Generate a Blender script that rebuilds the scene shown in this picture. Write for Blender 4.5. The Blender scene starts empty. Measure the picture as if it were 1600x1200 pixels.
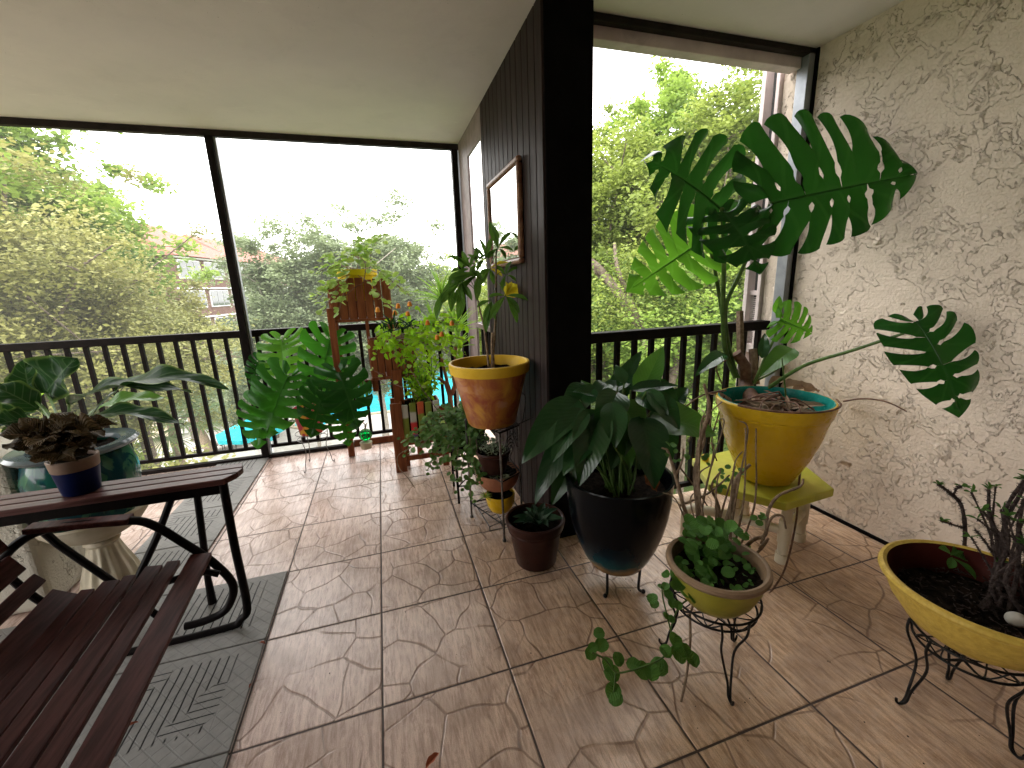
import bpy, math, random
import numpy as np
from mathutils import Vector as V, Matrix
random.seed(7); RNG = np.random.default_rng(7)
S = bpy.context.scene; COL = S.collection
PI = math.pi; T = .457          # side of one floor tile, metres

# ------------------------------------------------------------------ camera
CP = V((.12996, -1.25077, 1.39584)); YAW, PIT, ROL, FPX = -.292552, .2287494, -.0364483, 656.8126
def cam_axes():
    f = V((-math.sin(YAW)*math.cos(PIT), math.cos(YAW)*math.cos(PIT), -math.sin(PIT)))
    r = V((math.cos(YAW), math.sin(YAW), 0)); u = r.cross(f); c, s = math.cos(ROL), math.sin(ROL)
    return c*r+s*u, -s*r+c*u, f
CA, CB, CC = cam_axes()
def ray(u, v): return CC+CA*((u-800)/FPX)-CB*((v-600)/FPX)
def P(u, v, ax, val):            # where a sight line meets the plane ax = val
    d = ray(u, v); i = 'xyz'.index(ax); return CP+d*((val-CP[i])/d[i])
def D(u, v, dep): return CP+ray(u, v)*dep
cam = bpy.data.cameras.new('camera'); cam.sensor_width = 36; cam.lens = 36*FPX/1600; cam.clip_start = .02; cam.clip_end = 900
co = bpy.data.objects.new('camera', cam); COL.objects.link(co)
m = Matrix((CA, CB, -CC)).transposed().to_4x4(); m.translation = CP; co.matrix_world = m; S.camera = co

# ------------------------------------------------------------------ materials
def new_mat(name):
    m = bpy.data.materials.new(name); m.use_nodes = True; nt = m.node_tree
    return m, nt, nt.nodes, nt.links, nt.nodes['Principled BSDF']
def N(nt, t, **k):
    n = nt.nodes.new('ShaderNode'+t)
    for a, b in k.items():
        if a.startswith('i_'): n.inputs[a[2:].replace('_', ' ')].default_value = b
        else: setattr(n, a, b)
    return n
def math_(nt, op, a, b=None, c=None, clamp=False):
    n = nt.nodes.new('ShaderNodeMath'); n.operation = op; n.use_clamp = clamp
    for i, x in enumerate((a, b, c)):
        if x is None: continue
        if isinstance(x, (int, float)): n.inputs[i].default_value = x
        else: nt.links.new(x, n.inputs[i])
    return n.outputs[0]
def sstep(nt, x, lo, hi):
    n = nt.nodes.new('ShaderNodeMapRange'); n.interpolation_type = 'SMOOTHSTEP'
    nt.links.new(x, n.inputs[0]); n.inputs[1].default_value = lo; n.inputs[2].default_value = hi
    return n.outputs[0]
def mixc(nt, f, a, b, mode='MIX'):
    n = nt.nodes.new('ShaderNodeMix'); n.data_type = 'RGBA'; n.blend_type = mode
    for s, x in ((0, f), (6, a), (7, b)):
        if isinstance(x, (int, float)): n.inputs[s].default_value = x
        elif isinstance(x, tuple): n.inputs[s].default_value = (*x, 1) if len(x) == 3 else x
        else: nt.links.new(x, n.inputs[s])
    return n.outputs[2]
def noise(nt, vec, scale, detail=4, rough=.55, dist=0):
    n = N(nt, 'TexNoise'); n.inputs['Scale'].default_value = scale; n.inputs['Detail'].default_value = detail
    n.inputs['Roughness'].default_value = rough; n.inputs['Distortion'].default_value = dist
    if vec: nt.links.new(vec, n.inputs['Vector'])
    return n.outputs[0]
def objco(nt, scale=(1, 1, 1), rot=(0, 0, 0), loc=(0, 0, 0)):
    t = N(nt, 'TexCoord'); mp = N(nt, 'Mapping'); nt.links.new(t.outputs['Object'], mp.inputs[0])
    mp.inputs['Scale'].default_value = scale; mp.inputs['Rotation'].default_value = rot; mp.inputs['Location'].default_value = loc
    return mp.outputs[0]
def bump(nt, h, strength, dist, bsdf):
    b = N(nt, 'Bump'); b.inputs['Strength'].default_value = strength; b.inputs['Distance'].default_value = dist
    nt.links.new(h, b.inputs['Height']); nt.links.new(b.outputs[0], bsdf.inputs['Normal'])
def basic(name, c1, c2, rough=.5, scale=12, bumps=.15, bd=.004, metal=0, stretch=(1,1,1), detail=5, coat=0, grime=.38):
    m, nt, nd, lk, b = new_mat(name); v = objco(nt, stretch)
    n = noise(nt, v, scale, detail); c = mixc(nt, sstep(nt, n, .3, .7), c1, c2)
    g = math_(nt, 'MULTIPLY', sstep(nt, noise(nt, v, scale*.45+2, 6, .7, .5), .5, .72), grime); c = mixc(nt, g, c, tuple(x*.5+.004 for x in c1)); lk.new(c, b.inputs['Base Color'])
    n2 = noise(nt, v, scale*5, 3); lk.new(math_(nt, 'MULTIPLY_ADD', n2, .25, rough-.12), b.inputs['Roughness'])
    b.inputs['Metallic'].default_value = metal; b.inputs['Coat Weight'].default_value = coat*.4; b.inputs['Specular IOR Level'].default_value = .07 if max(c2) < .12 else .2
    if bumps: bump(nt, noise(nt, v, scale*4, 4), bumps, bd, b)
    return m
def leafmat(name, c1, c2, vein, trans=.35, tcol=None, rough=.35, nv=9, veinw=.5, edge=None, speck=0, rib=.3):
    m, nt, nd, lk, b = new_mat(name)
    uv = N(nt, 'UVMap'); sp = N(nt, 'SeparateXYZ'); lk.new(uv.outputs[0], sp.inputs[0])
    s, t = sp.outputs[0], sp.outputs[1]
    at = math_(nt, 'ABSOLUTE', math_(nt, 'SUBTRACT', t, .5))
    w = math_(nt, 'SINE', math_(nt, 'MULTIPLY', math_(nt, 'SUBTRACT', s, math_(nt, 'MULTIPLY', at, .45)), nv*2*PI))
    vm = math_(nt, 'MULTIPLY', sstep(nt, w, .80, 1.0), veinw)
    mid = math_(nt, 'SUBTRACT', 1.0, sstep(nt, at, .0, .035))
    vm = math_(nt, 'MAXIMUM', vm, math_(nt, 'MULTIPLY', mid, min(1, veinw*1.6)))
    tc = N(nt, 'TexCoord'); n = noise(nt, tc.outputs['Object'], 14, 4)
    at2 = N(nt, 'Attribute', attribute_name='tint')
    f = math_(nt, 'ADD', math_(nt, 'MULTIPLY', n, .6), math_(nt, 'MULTIPLY', at2.outputs['Fac'], .5))
    c = mixc(nt, sstep(nt, f, .2, .85), c1, c2)
    c = mixc(nt, vm, c, vein)
    if edge: c = mixc(nt, sstep(nt, math_(nt, 'ADD', at, math_(nt, 'MULTIPLY', n, .12)), .46, .54), c, edge)
    if speck: c = mixc(nt, sstep(nt, noise(nt, tc.outputs['Object'], 60, 2), .62, .7), c, (.28, .2, .08))
    lk.new(c, b.inputs['Base Color']); b.inputs['Roughness'].default_value = rough; b.inputs['Specular IOR Level'].default_value = .42 if 'lily' in name else (.07 if 'wavy' in name else .17)
    h = math_(nt, 'ADD', math_(nt, 'MULTIPLY', w, .5), math_(nt, 'MULTIPLY', n, 1.2))
    bump(nt, h, rib, .003, b)
    tr = N(nt, 'BsdfTranslucent')
    if tcol: tr.inputs[0].default_value = (*tcol, 1)
    else: lk.new(c, tr.inputs[0])
    if tcol:
        lk.new(mixc(nt, .45, c, tcol), tr.inputs[0])
    mx = N(nt, 'MixShader'); mx.inputs[0].default_value = trans
    lk.new(b.outputs[0], mx.inputs[1]); lk.new(tr.outputs[0], mx.inputs[2]); lk.new(mx.outputs[0], nd['Material Output'].inputs[0])
    return m
def treemat(name, c1, c2, trans=.3):
    m, nt, nd, lk, b = new_mat(name)
    a = N(nt, 'Attribute', attribute_name='tint'); tc = N(nt, 'TexCoord')
    f = math_(nt, 'ADD', math_(nt, 'MULTIPLY', a.outputs['Fac'], .55), math_(nt, 'MULTIPLY', noise(nt, tc.outputs['Object'], .7, 3), .5))
    c = mixc(nt, sstep(nt, f, .2, .8), c1, c2); lk.new(c, b.inputs['Base Color']); b.inputs['Roughness'].default_value = .6
    tr = N(nt, 'BsdfTranslucent'); lk.new(c, tr.inputs[0]); mx = N(nt, 'MixShader'); mx.inputs[0].default_value = trans
    lk.new(b.outputs[0], mx.inputs[1]); lk.new(tr.outputs[0], mx.inputs[2]); lk.new(mx.outputs[0], nd['Material Output'].inputs[0])
    return m

def tile_material():
    m, nt, nd, lk, b = new_mat('stone_look_tile'); tc = N(nt, 'TexCoord'); o = tc.outputs['Object']
    sp = N(nt, 'SeparateXYZ'); lk.new(o, sp.inputs[0])
    def cell(x):
        q = math_(nt, 'DIVIDE', x, T); fl = math_(nt, 'FLOOR', q); fr = math_(nt, 'SUBTRACT', q, fl)
        return fl, math_(nt, 'MULTIPLY', math_(nt, 'MINIMUM', fr, math_(nt, 'SUBTRACT', 1.0, fr)), T)
    fx, dx = cell(sp.outputs[0]); fy, dy = cell(sp.outputs[1])
    d = math_(nt, 'MINIMUM', dx, dy)
    cv = N(nt, 'CombineXYZ'); lk.new(fx, cv.inputs[0]); lk.new(fy, cv.inputs[1])
    wn = N(nt, 'TexWhiteNoise'); lk.new(cv.outputs[0], wn.inputs[0])
    off = N(nt, 'VectorMath', operation='MULTIPLY_ADD'); lk.new(wn.outputs['Color'], off.inputs[0]); off.inputs[1].default_value = (9, 9, 9); lk.new(o, off.inputs[2])
    wob = N(nt, 'TexNoise'); wob.inputs['Scale'].default_value = 4.5; wob.inputs['Detail'].default_value = 1.2; lk.new(off.outputs[0], wob.inputs[0])
    wv = N(nt, 'VectorMath', operation='MULTIPLY_ADD'); lk.new(wob.outputs['Color'], wv.inputs[0]); wv.inputs[1].default_value = (.11, .11, 0); lk.new(off.outputs[0], wv.inputs[2])
    vo = N(nt, 'TexVoronoi', feature='DISTANCE_TO_EDGE'); vo.voronoi_dimensions = '2D'; vo.inputs['Scale'].default_value = 5.4; lk.new(wv.outputs[0], vo.inputs['Vector'])
    vein = math_(nt, 'SUBTRACT', 1.0, sstep(nt, vo.outputs['Distance'], .006, .034))
    vein = math_(nt, 'MULTIPLY', vein, sstep(nt, noise(nt, off.outputs[0], 3.5, 2), .36, .5))
    grout = math_(nt, 'SUBTRACT', 1.0, sstep(nt, d, .0028, .0044))
    lip = math_(nt, 'SUBTRACT', 1.0, sstep(nt, d, .003, .0075))
    mp = N(nt, 'Mapping'); lk.new(off.outputs[0], mp.inputs[0]); mp.inputs['Rotation'].default_value = (0, 0, .22); mp.inputs['Scale'].default_value = (26, 3.4, 1)
    gr = noise(nt, mp.outputs[0], 2.6, 9, .78, .5)
    sk = noise(nt, o, 330, 3, .8); big = noise(nt, off.outputs[0], 5, 3); pit = noise(nt, off.outputs[0], 26, 6, .75)
    # pinkish reflections tinted into the tiles on the left, ochre towards the stucco wall
    side = sstep(nt, sp.outputs[0], -.3, 1.1)
    light = mixc(nt, side, (.78, .60, .53), (.82, .57, .385)); dark = mixc(nt, side, (.40, .275, .235), (.37, .225, .135))
    c = mixc(nt, sstep(nt, gr, .34, .62), dark, light)
    c = mixc(nt, math_(nt, 'MULTIPLY', sstep(nt, sk, .38, .72), .4), c, (.12,.08,.062))
    c = mixc(nt, math_(nt, 'MULTIPLY', sstep(nt, pit, .42, .68), .3), c, (.62, .5, .42))
    c = mixc(nt, math_(nt, 'MULTIPLY', sstep(nt, big, .42, .66), .42), c, (.26,.165,.12))
    c = mixc(nt, math_(nt, 'MULTIPLY', vein, .6), c, (.13, .07, .045))
    c = mixc(nt, grout, c, (.045, .026, .02))
    lk.new(c, b.inputs['Base Color'])
    r = math_(nt, 'ADD', math_(nt, 'MULTIPLY', sk, .26), .11); r = math_(nt, 'ADD', r, math_(nt, 'MULTIPLY', grout, .4)); lk.new(r, b.inputs['Roughness'])
    h = math_(nt, 'ADD', math_(nt, 'MULTIPLY', sk, .25), math_(nt, 'MULTIPLY', gr, .7))
    h = math_(nt, 'SUBTRACT', h, math_(nt, 'MULTIPLY', vein, 1.3)); h = math_(nt, 'SUBTRACT', h, math_(nt, 'MULTIPLY', lip, 1.6))
    b.inputs['Specular IOR Level'].default_value = .5
    bump(nt, h, .5, .0025, b)
    return m
def stucco_material(name, c1, c2, sc=1):
    m, nt, nd, lk, b = new_mat(name); v = objco(nt, (1, 1, 1))
    wob = N(nt, 'TexNoise'); wob.inputs['Scale'].default_value = 6*sc; wob.inputs['Detail'].default_value = 3; lk.new(v, wob.inputs[0])
    wv = N(nt, 'VectorMath', operation='MULTIPLY_ADD'); lk.new(wob.outputs['Color'], wv.inputs[0]); wv.inputs[1].default_value = (.12,)*3; lk.new(v, wv.inputs[2])
    n1 = noise(nt, wv.outputs[0], 5.0*sc, 6, .60, .2); n2 = noise(nt, wv.outputs[0], 20*sc, 6, .62, .8); n3 = noise(nt, v, 5*sc, 2)
    p1 = sstep(nt, n1, .50, .512); p2 = sstep(nt, n2, .54, .56)
    p1b = sstep(nt, n1, .575, .585)
    mask = sstep(nt, n3, .52, .60)
    mp = N(nt, 'Mapping'); lk.new(v, mp.inputs[0]); mp.inputs['Scale'].default_value = (60, 3, 60)
    st = noise(nt, mp.outputs[0], 2.2, 2)
    h = math_(nt, 'ADD', math_(nt, 'MULTIPLY', p1, 1.0), math_(nt, 'MULTIPLY', math_(nt, 'MULTIPLY', p2, mask), .9))
    h = math_(nt, 'ADD', h, math_(nt, 'MULTIPLY', p1b, .7)); h = math_(nt, 'ADD', h, math_(nt, 'MULTIPLY', noise(nt, v, 90, 3), .3)); h = math_(nt, 'ADD', h, math_(nt, 'MULTIPLY', st, .12))
    bump(nt, h, 1.0, .016, b)
    c = mixc(nt, noise(nt, v, 2.2, 4), c1, c2)
    c = mixc(nt, math_(nt, 'MULTIPLY', sstep(nt, math_(nt, 'ABSOLUTE', math_(nt, 'SUBTRACT', n1, .5)), .02, .0), .10), c, (c1[0]*.5, c1[1]*.42, c1[2]*.4))
    lk.new(c, b.inputs['Base Color']); b.inputs['Roughness'].default_value = .8; b.inputs['Specular IOR Level'].default_value = .1
    return m
def mat_rubber():
    m, nt, nd, lk, b = new_mat('grey_embossed_mat'); tc = N(nt, 'TexCoord'); o = tc.outputs['Object']
    sp = N(nt, 'SeparateXYZ'); lk.new(o, sp.inputs[0]); x, y = sp.outputs[0], sp.outputs[1]
    a = math_(nt, 'MULTIPLY', math_(nt, 'ADD', x, y), 34*PI); c2 = math_(nt, 'MULTIPLY', math_(nt, 'SUBTRACT', x, y), 34*PI)
    dia = math_(nt, 'MAXIMUM', sstep(nt, math_(nt, 'SINE', a), .9, 1.0), sstep(nt, math_(nt, 'SINE', c2), .9, 1.0))
    # slots cut through: bars run along y in the middle of a tile, along x at its ends
    q = math_(nt, 'FRACT', math_(nt, 'DIVIDE', math_(nt, 'ADD', y, 5*T), T)); qx = math_(nt, 'FRACT', math_(nt, 'DIVIDE', math_(nt, 'ADD', x, 5*T), T))
    slx = sstep(nt, math_(nt, 'SINE', math_(nt, 'ADD', math_(nt, 'MULTIPLY', x, 2*PI/.032), math_(nt, 'MULTIPLY', noise(nt, o, 5, 1), 3))), .80, .88)
    mid = math_(nt, 'MULTIPLY', sstep(nt, q, .2, .22), math_(nt, 'SUBTRACT', 1.0, sstep(nt, q, .88, .9)))
    mid = math_(nt, 'MULTIPLY', mid, math_(nt, 'MULTIPLY', sstep(nt, qx, .16, .18), math_(nt, 'SUBTRACT', 1.0, sstep(nt, qx, .80, .82))))
    wv = sstep(nt, noise(nt, o, 4.5, 1), .40, .43)
    slot = math_(nt, 'MULTIPLY', math_(nt, 'MULTIPLY', slx, mid), wv)
    sly = sstep(nt, math_(nt, 'SINE', math_(nt, 'MULTIPLY', y, 2*PI/.03)), .84, .92)
    slot2 = math_(nt, 'MULTIPLY', math_(nt, 'MULTIPLY', sly, math_(nt, 'SUBTRACT', 1.0, wv)), mid)
    slot = math_(nt, 'MAXIMUM', slot, slot2)
    n = noise(nt, o, 30, 6, .7)
    c = mixc(nt, n, (.15, .147, .142), (.28, .27, .255)); c = mixc(nt, math_(nt, 'MULTIPLY', dia, .22), c, (.08, .08, .08)); c = mixc(nt, slot, c, (.012, .012, .012))
    lk.new(c, b.inputs['Base Color']); lk.new(math_(nt, 'MULTIPLY_ADD', n, .3, .33), b.inputs['Roughness']); b.inputs['Specular IOR Level'].default_value = .15
    h = math_(nt, 'SUBTRACT', math_(nt, 'MULTIPLY', n, .3), math_(nt, 'ADD', math_(nt, 'MULTIPLY', dia, .5), math_(nt, 'MULTIPLY', slot, 3)))
    bump(nt, h, .6, .003, b); return m
def screen_material(name, haze, col):
    m, nt, nd, lk, b = new_mat(name)
    tr = N(nt, 'BsdfTransparent'); df = N(nt, 'BsdfDiffuse'); tl = N(nt, 'BsdfTranslucent'); df.inputs[0].default_value = tl.inputs[0].default_value = (*col, 1)
    mx = N(nt, 'MixShader'); mx.inputs[0].default_value = .6; lk.new(df.outputs[0], mx.inputs[1]); lk.new(tl.outputs[0], mx.inputs[2])
    v = objco(nt); n = noise(nt, v, 3, 4); f = math_(nt, 'MULTIPLY_ADD', n, haze*.6, haze*.7)
    m2 = N(nt, 'MixShader'); lk.new(f, m2.inputs[0]); lk.new(tr.outputs[0], m2.inputs[1]); lk.new(mx.outputs[0], m2.inputs[2])
    lk.new(m2.outputs[0], nd['Material Output'].inputs[0]); return m
def marble_pot():
    m, nt, nd, lk, b = new_mat('marbled_orange_paint'); v = objco(nt)
    n = noise(nt, v, 7, 7, .65, 1.6); n2 = noise(nt, v, 4, 4, .6, .8)
    c = mixc(nt, sstep(nt, n, .35, .62), (.30, .065, .03), (.46, .19, .035)); c = mixc(nt, sstep(nt, n2, .48, .66), c, (.62, .34, .05)); c = mixc(nt, math_(nt, 'MULTIPLY', sstep(nt, noise(nt, v, 11, 6), .55, .68), .5), c, (.52, .28, .2))
    lk.new(c, b.inputs['Base Color']); b.inputs['Roughness'].default_value = .3; bump(nt, n, .1, .003, b); return m
def gradpot(name, stops, rough=.2, coat=.5, nz=.25):      # glaze that changes with height (object z in m)
    m, nt, nd, lk, b = new_mat(name); tc = N(nt, 'TexCoord'); sp = N(nt, 'SeparateXYZ'); lk.new(tc.outputs['Object'], sp.inputs[0])
    z0, z1 = stops[0][0], stops[-1][0]; cr = N(nt, 'ValToRGB'); e = cr.color_ramp.elements
    x = math_(nt, 'ADD', math_(nt, 'DIVIDE', math_(nt, 'SUBTRACT', sp.outputs[2], z0), z1-z0), math_(nt, 'MULTIPLY', math_(nt, 'SUBTRACT', noise(nt, tc.outputs['Object'], 9, 4), .5), nz))
    for i, (z, c) in enumerate(stops):
        q = e[i] if i < 2 else e.new(.5); 
    for i, (z, c) in enumerate(stops): e[i].position = (z-z0)/(z1-z0); e[i].color = (*c, 1)
    lk.new(x, cr.inputs[0]); lk.new(cr.outputs[0], b.inputs['Base Color']); b.inputs['Roughness'].default_value = rough; b.inputs['Coat Weight'].default_value = coat*.4; b.inputs['Specular IOR Level'].default_value = .2
    bump(nt, noise(nt, tc.outputs['Object'], 14, 3), .1, .004, b); return m

def swirl(name, cols, sc=6, rough=.15, coat=.6):
    m, nt, nd, lk, b = new_mat(name); v = objco(nt, (1, 1, .6)); c = cols[0]
    for i, cc in enumerate(cols[1:]):
        n = noise(nt, objco(nt, (1, 1, .6), loc=(i*3.1, i*1.7, 0)), sc+i*1.5, 3, .5, 2.2); c = mixc(nt, sstep(nt, n, .52, .58), c, cc)
    if not isinstance(c, tuple): lk.new(c, b.inputs['Base Color'])
    b.inputs['Roughness'].default_value = rough; b.inputs['Coat Weight'].default_value = coat*.3; b.inputs['Specular IOR Level'].default_value = .2; return m
M = {}
M['tile'] = tile_material(); M['stucco'] = stucco_material('stucco_render', (.69,.585,.485), (.75,.64,.535))
M['stucco_low'] = stucco_material('weathered_stucco', (.58, .55, .47), (.46, .43, .36))
M['mat'] = mat_rubber()
M['ceil'] = basic('painted_ceiling', (.72,.675,.675), (.76,.71,.705), .75, 3, .35, .006, grime=.10)
_m = M['ceil']; _nt = _m.node_tree; _b = _nt.nodes['Principled BSDF']; _src = _b.inputs['Base Color'].links[0].from_socket; _v = objco(_nt)
_sp = math_(_nt, 'MULTIPLY', sstep(_nt, noise(_nt, _v, 130, 1), .74, .80), sstep(_nt, noise(_nt, _v, 3.1, 2), .50, .62))
_pt = math_(_nt, 'MULTIPLY', sstep(_nt, noise(_nt, objco(_nt, (1, 3, 1)), 9, 5, .6), .63, .65), sstep(_nt, noise(_nt, _v, 1.3, 2), .55, .65))
_c = mixc(_nt, _sp, _src, (.12, .10, .08)); _c = mixc(_nt, math_(_nt, 'MULTIPLY', _pt, .5), _c, (.86, .84, .80)); _nt.links.new(_c, _b.inputs['Base Color'])
M['boards'] = basic('dark_stained_boards', (.022,.015,.014), (.040,.028,.027), .5, 8, .3, .003, stretch=(3, 3, .3))
M['black'] = basic('black_painted_post', (.0025,.002,.002), (.005,.004,.004), .75, 9, .2)
M['rail'] = basic('dark_bronze_paint', (.007,.005,.0045), (.013,.009,.008), .5, 14, .2, .002)
M['mull'] = basic('bronze_screen_frame', (.018,.013,.012), (.032,.024,.022), .4, 10, .15)
M['mauve'] = basic('mauve_painted_frame', (.20, .15, .15), (.27, .21, .205), .5, 10, .2)
M['palewood'] = basic('pale_pink_painted_wood', (.60,.51,.50), (.74,.64,.62), .6, 7, .4)
M['greymetal'] = basic('grey_aluminium_frame', (.30, .32, .35), (.40, .42, .45), .4, 9, .1, metal=.4)
M['slat'] = basic('mahogany_stained_slats', (.036,.010,.009), (.085,.030,.027), .45, 6, .4, .002, stretch=(12, 1, 12), detail=8)
M['slatx'] = basic('mahogany_table_slats', (.055,.020,.018), (.13,.055,.050), .36, 6, .4, .002, stretch=(1, 12, 12), detail=8)
M['tube'] = basic('black_steel_tube', (.004,.003,.003), (.009,.006,.006), .42, 20, .1)
M['iron'] = basic('black_wrought_iron', (.010, .010, .010), (.03, .026, .024), .4, 40, .3, .002, metal=.5)
M['wire'] = basic('grey_steel_wire', (.10, .095, .09), (.2, .19, .18), .3, 40, .2, .001, metal=.8)
M['cedar'] = basic('red_cedar_planks', (.13,.036,.014), (.26,.085,.03), .45, 5, .35, .003, stretch=(9, 9, .8), detail=8)
M['yellow'] = basic('mustard_yellow_glaze', (.62, .38, .012), (.70, .46, .025), .28, 5, .08, coat=.3)
M['yellowrim'] = basic('yellow_plastic', (.66, .40, .02), (.74, .48, .05), .35, 5, .1)
M['teal'] = basic('teal_glaze', (.01, .24, .21), (.03, .34, .29), .25, 6, .05)
M['ywide'] = basic('speckled_yellow_ceramic', (.48, .32, .055), (.60, .42, .085), .42, 60, .35, .003)
M['ybowl'] = basic('olive_yellow_ceramic', (.27, .24, .028), (.36, .31, .05), .4, 8, .15)
M['terrarim'] = basic('tan_clay_rim', (.19,.12,.065), (.28,.19,.12), .5, 10, .2)
M['terra'] = basic('terracotta', (.36, .14, .075), (.45, .2, .11), .6, 12, .2)
M['maroon'] = basic('maroon_glazed_inside', (.055, .010, .008), (.075, .018, .012), .4, 8, .1)
M['brownpot'] = basic('brown_plastic_pot', (.030,.012,.009), (.05,.02,.015), .32, 10, .2, coat=.2)
M['soil'] = basic('potting_soil', (.006,.004,.003), (.035,.024,.016), .9, 60, 1, .02, detail=8)
M['pipe'] = basic('ivory_pvc_pipe', (.62, .55, .40), (.72, .65, .50), .35, 8, .05)
M['lime'] = basic('lime_yellow_board', (.50, .52, .05), (.62, .60, .10), .4, 5, .1)
M['stem'] = basic('green_stem', (.05, .10, .02), (.10, .17, .04), .4, 20, .2)
M['bark'] = basic('brown_twig_bark', (.14,.09,.055), (.28,.20,.13), .7, 50, .8, .004)
M['darkbark'] = basic('thorny_dark_bark', (.035, .025, .022), (.10, .075, .068), .7, 90, 1, .006)
M['root'] = basic('aerial_root', (.09, .04, .025), (.20, .11, .07), .5, 30, .4)
M['dry'] = leafmat('dry_brown_leaf', (.045,.032,.014), (.11,.075,.035), (.22, .14, .08), .1, rough=.6, nv=16, rib=.9)
M['mon'] = leafmat('monstera_leaf', (.010, .050, .010), (.018, .085, .016), (.035, .12, .025), .25, (.05, .24, .012), .25, 6, .35)
M['monlite'] = leafmat('young_monstera_leaf', (.035, .13, .012), (.07, .22, .02), (.12, .30, .05), .5, (.24, .58, .03), .35, 6, .4)
M['monmid'] = leafmat('mid_monstera_leaf', (.014,.075,.010), (.03,.125,.018), (.05,.17,.03), .38, (.10,.42,.02), .3, 6, .35)
M['lily'] = leafmat('peace_lily_leaf', (.009,.036,.012), (.022,.072,.020), (.06, .12, .05), .2, (.05, .16, .02), .24, 13, .12, rib=.16)
M['lilylite'] = leafmat('pale_lily_leaf', (.04, .13, .02), (.07, .19, .03), (.13, .24, .07), .4, (.18, .38, .04), .28, 13, .22, rib=.2)
M['fiddle'] = leafmat('dark_wavy_leaf', (.006,.024,.009), (.012,.042,.013), (.10,.15,.08), .15, (.05,.14,.02), .33, 7, .4, edge=(.1, .16, .04))
M['mint'] = leafmat('rounded_green_leaf', (.055, .15, .025), (.10, .24, .045), (.12, .27, .07), .3, (.2, .42, .06), .45, 7, .35, rib=.6)
M['trail'] = leafmat('trailing_green_leaf', (.06,.15,.035), (.15,.27,.075), (.12,.22,.07), .3, (.18, .34, .06), .35, 5, .3, rib=.5)
M['varieg'] = leafmat('variegated_leaf', (.22,.40,.06), (.45,.60,.16), (.3,.45,.12), .5, (.6,.85,.14), .4, 5, .3, edge=(.62, .66, .35))
M['bright'] = leafmat('backlit_yellow_green_leaf', (.13, .32, .012), (.30, .50, .02), (.2, .4, .04), .55, (.5, .85, .03), .4, 7, .3)
M['spiky'] = leafmat('strap_leaf', (.10, .24, .03), (.24, .40, .06), (.3, .46, .12), .5, (.4, .65, .08), .35, 1, .3)
M['pach'] = leafmat('palmate_leaf', (.035, .10, .02), (.09, .19, .035), (.14, .26, .06), .4, (.2, .4, .04), .25, 8, .35)
M['yleaf'] = leafmat('yellowed_leaf', (.5, .42, .02), (.7, .6, .03), (.6, .55, .1), .5, (.9, .75, .05), .4)
M['orange'] = basic('orange_bell_flower', (.70,.20,.02), (.85,.36,.04), .5, 20, .1)
M['succ'] = leafmat('silver_green_succulent', (.20, .26, .16), (.36, .42, .28), (.3, .36, .24), .15, rough=.5, veinw=.1)
M['pink'] = swirl('painted_pink_pot', [(.48, .03, .055), (.62, .09, .05), (.72, .40, .04)], 7, .35, .2)
M['glazed'] = swirl('hand_painted_glaze', [(.006,.045,.06), (.008,.07,.08), (.012,.095,.075), (.04,.14,.09)], 3.5)
M['glazerim'] = basic('pale_glazed_rim', (.07,.10,.12), (.12,.155,.17), .15, 6, .03, coat=.7)
M['navy'] = basic('navy_painted_pot', (.003,.007,.045), (.006,.012,.07), .4, 8, .1)
M['cream'] = basic('bare_clay_band', (.22, .15, .11), (.30, .21, .16), .6, 12, .1)
M['stone'] = basic('weathered_cast_stone', (.42, .36, .24), (.58, .52, .40), .5, 7, .4, .006)
M['bigpot'] = gradpot('black_blue_drip_glaze', [(0, (.20, .11, .045)), (.05, (.24, .15, .07)), (.095, (.006,.055,.065)), (.15, (.004,.016,.026)), (.22, (.003,.004,.006)), (.52, (.0025,.003,.004))], .2, .0); M['bigpot'].node_tree.nodes['Principled BSDF'].inputs['Specular IOR Level'].default_value = .12
M['gilt'] = basic('bronze_wood_picture_frame', (.14, .06, .035), (.30, .16, .09), .35, 30, .4, .002)
M['pebble'] = basic('white_pebble', (.68, .66, .6), (.78, .76, .7), .5, 9, .1)
M['thread'] = basic('brown_netting_cord', (.10, .06, .03), (.16, .1, .05), .7, 30, .4)
m, nt, nd, lk, b = new_mat('mirror_silver'); b.inputs['Metallic'].default_value = 1; b.inputs['Roughness'].default_value = .02; b.inputs['Base Color'].default_value = (.9, .92, .93, 1)
bump(nt, noise(nt, objco(nt), 3, 2), .02, .002, b); M['mirror'] = m
m, nt, nd, lk, b = new_mat('green_glass'); b.inputs['Base Color'].default_value = (.0, .62, .10, 1); b.inputs['Transmission Weight'].default_value = .85; b.inputs['Roughness'].default_value = .08; b.inputs['IOR'].default_value = 1.3
bump(nt, noise(nt, objco(nt), 30, 2), .3, .004, b); M['gglass'] = m
M['screenL'] = screen_material('insect_screen_mesh', .08, (.55, .55, .53)); M['screenR'] = screen_material('fine_screen_mesh', .035, (.55, .55, .53))
m, nt, nd, lk, b = new_mat('window_glass'); b.inputs['Base Color'].default_value = (.05, .06, .06, 1); b.inputs['Roughness'].default_value = .05; b.inputs['Specular IOR Level'].default_value = 1
bump(nt, noise(nt, objco(nt), 2, 2), .05, .01, b); M['glass'] = m
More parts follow.
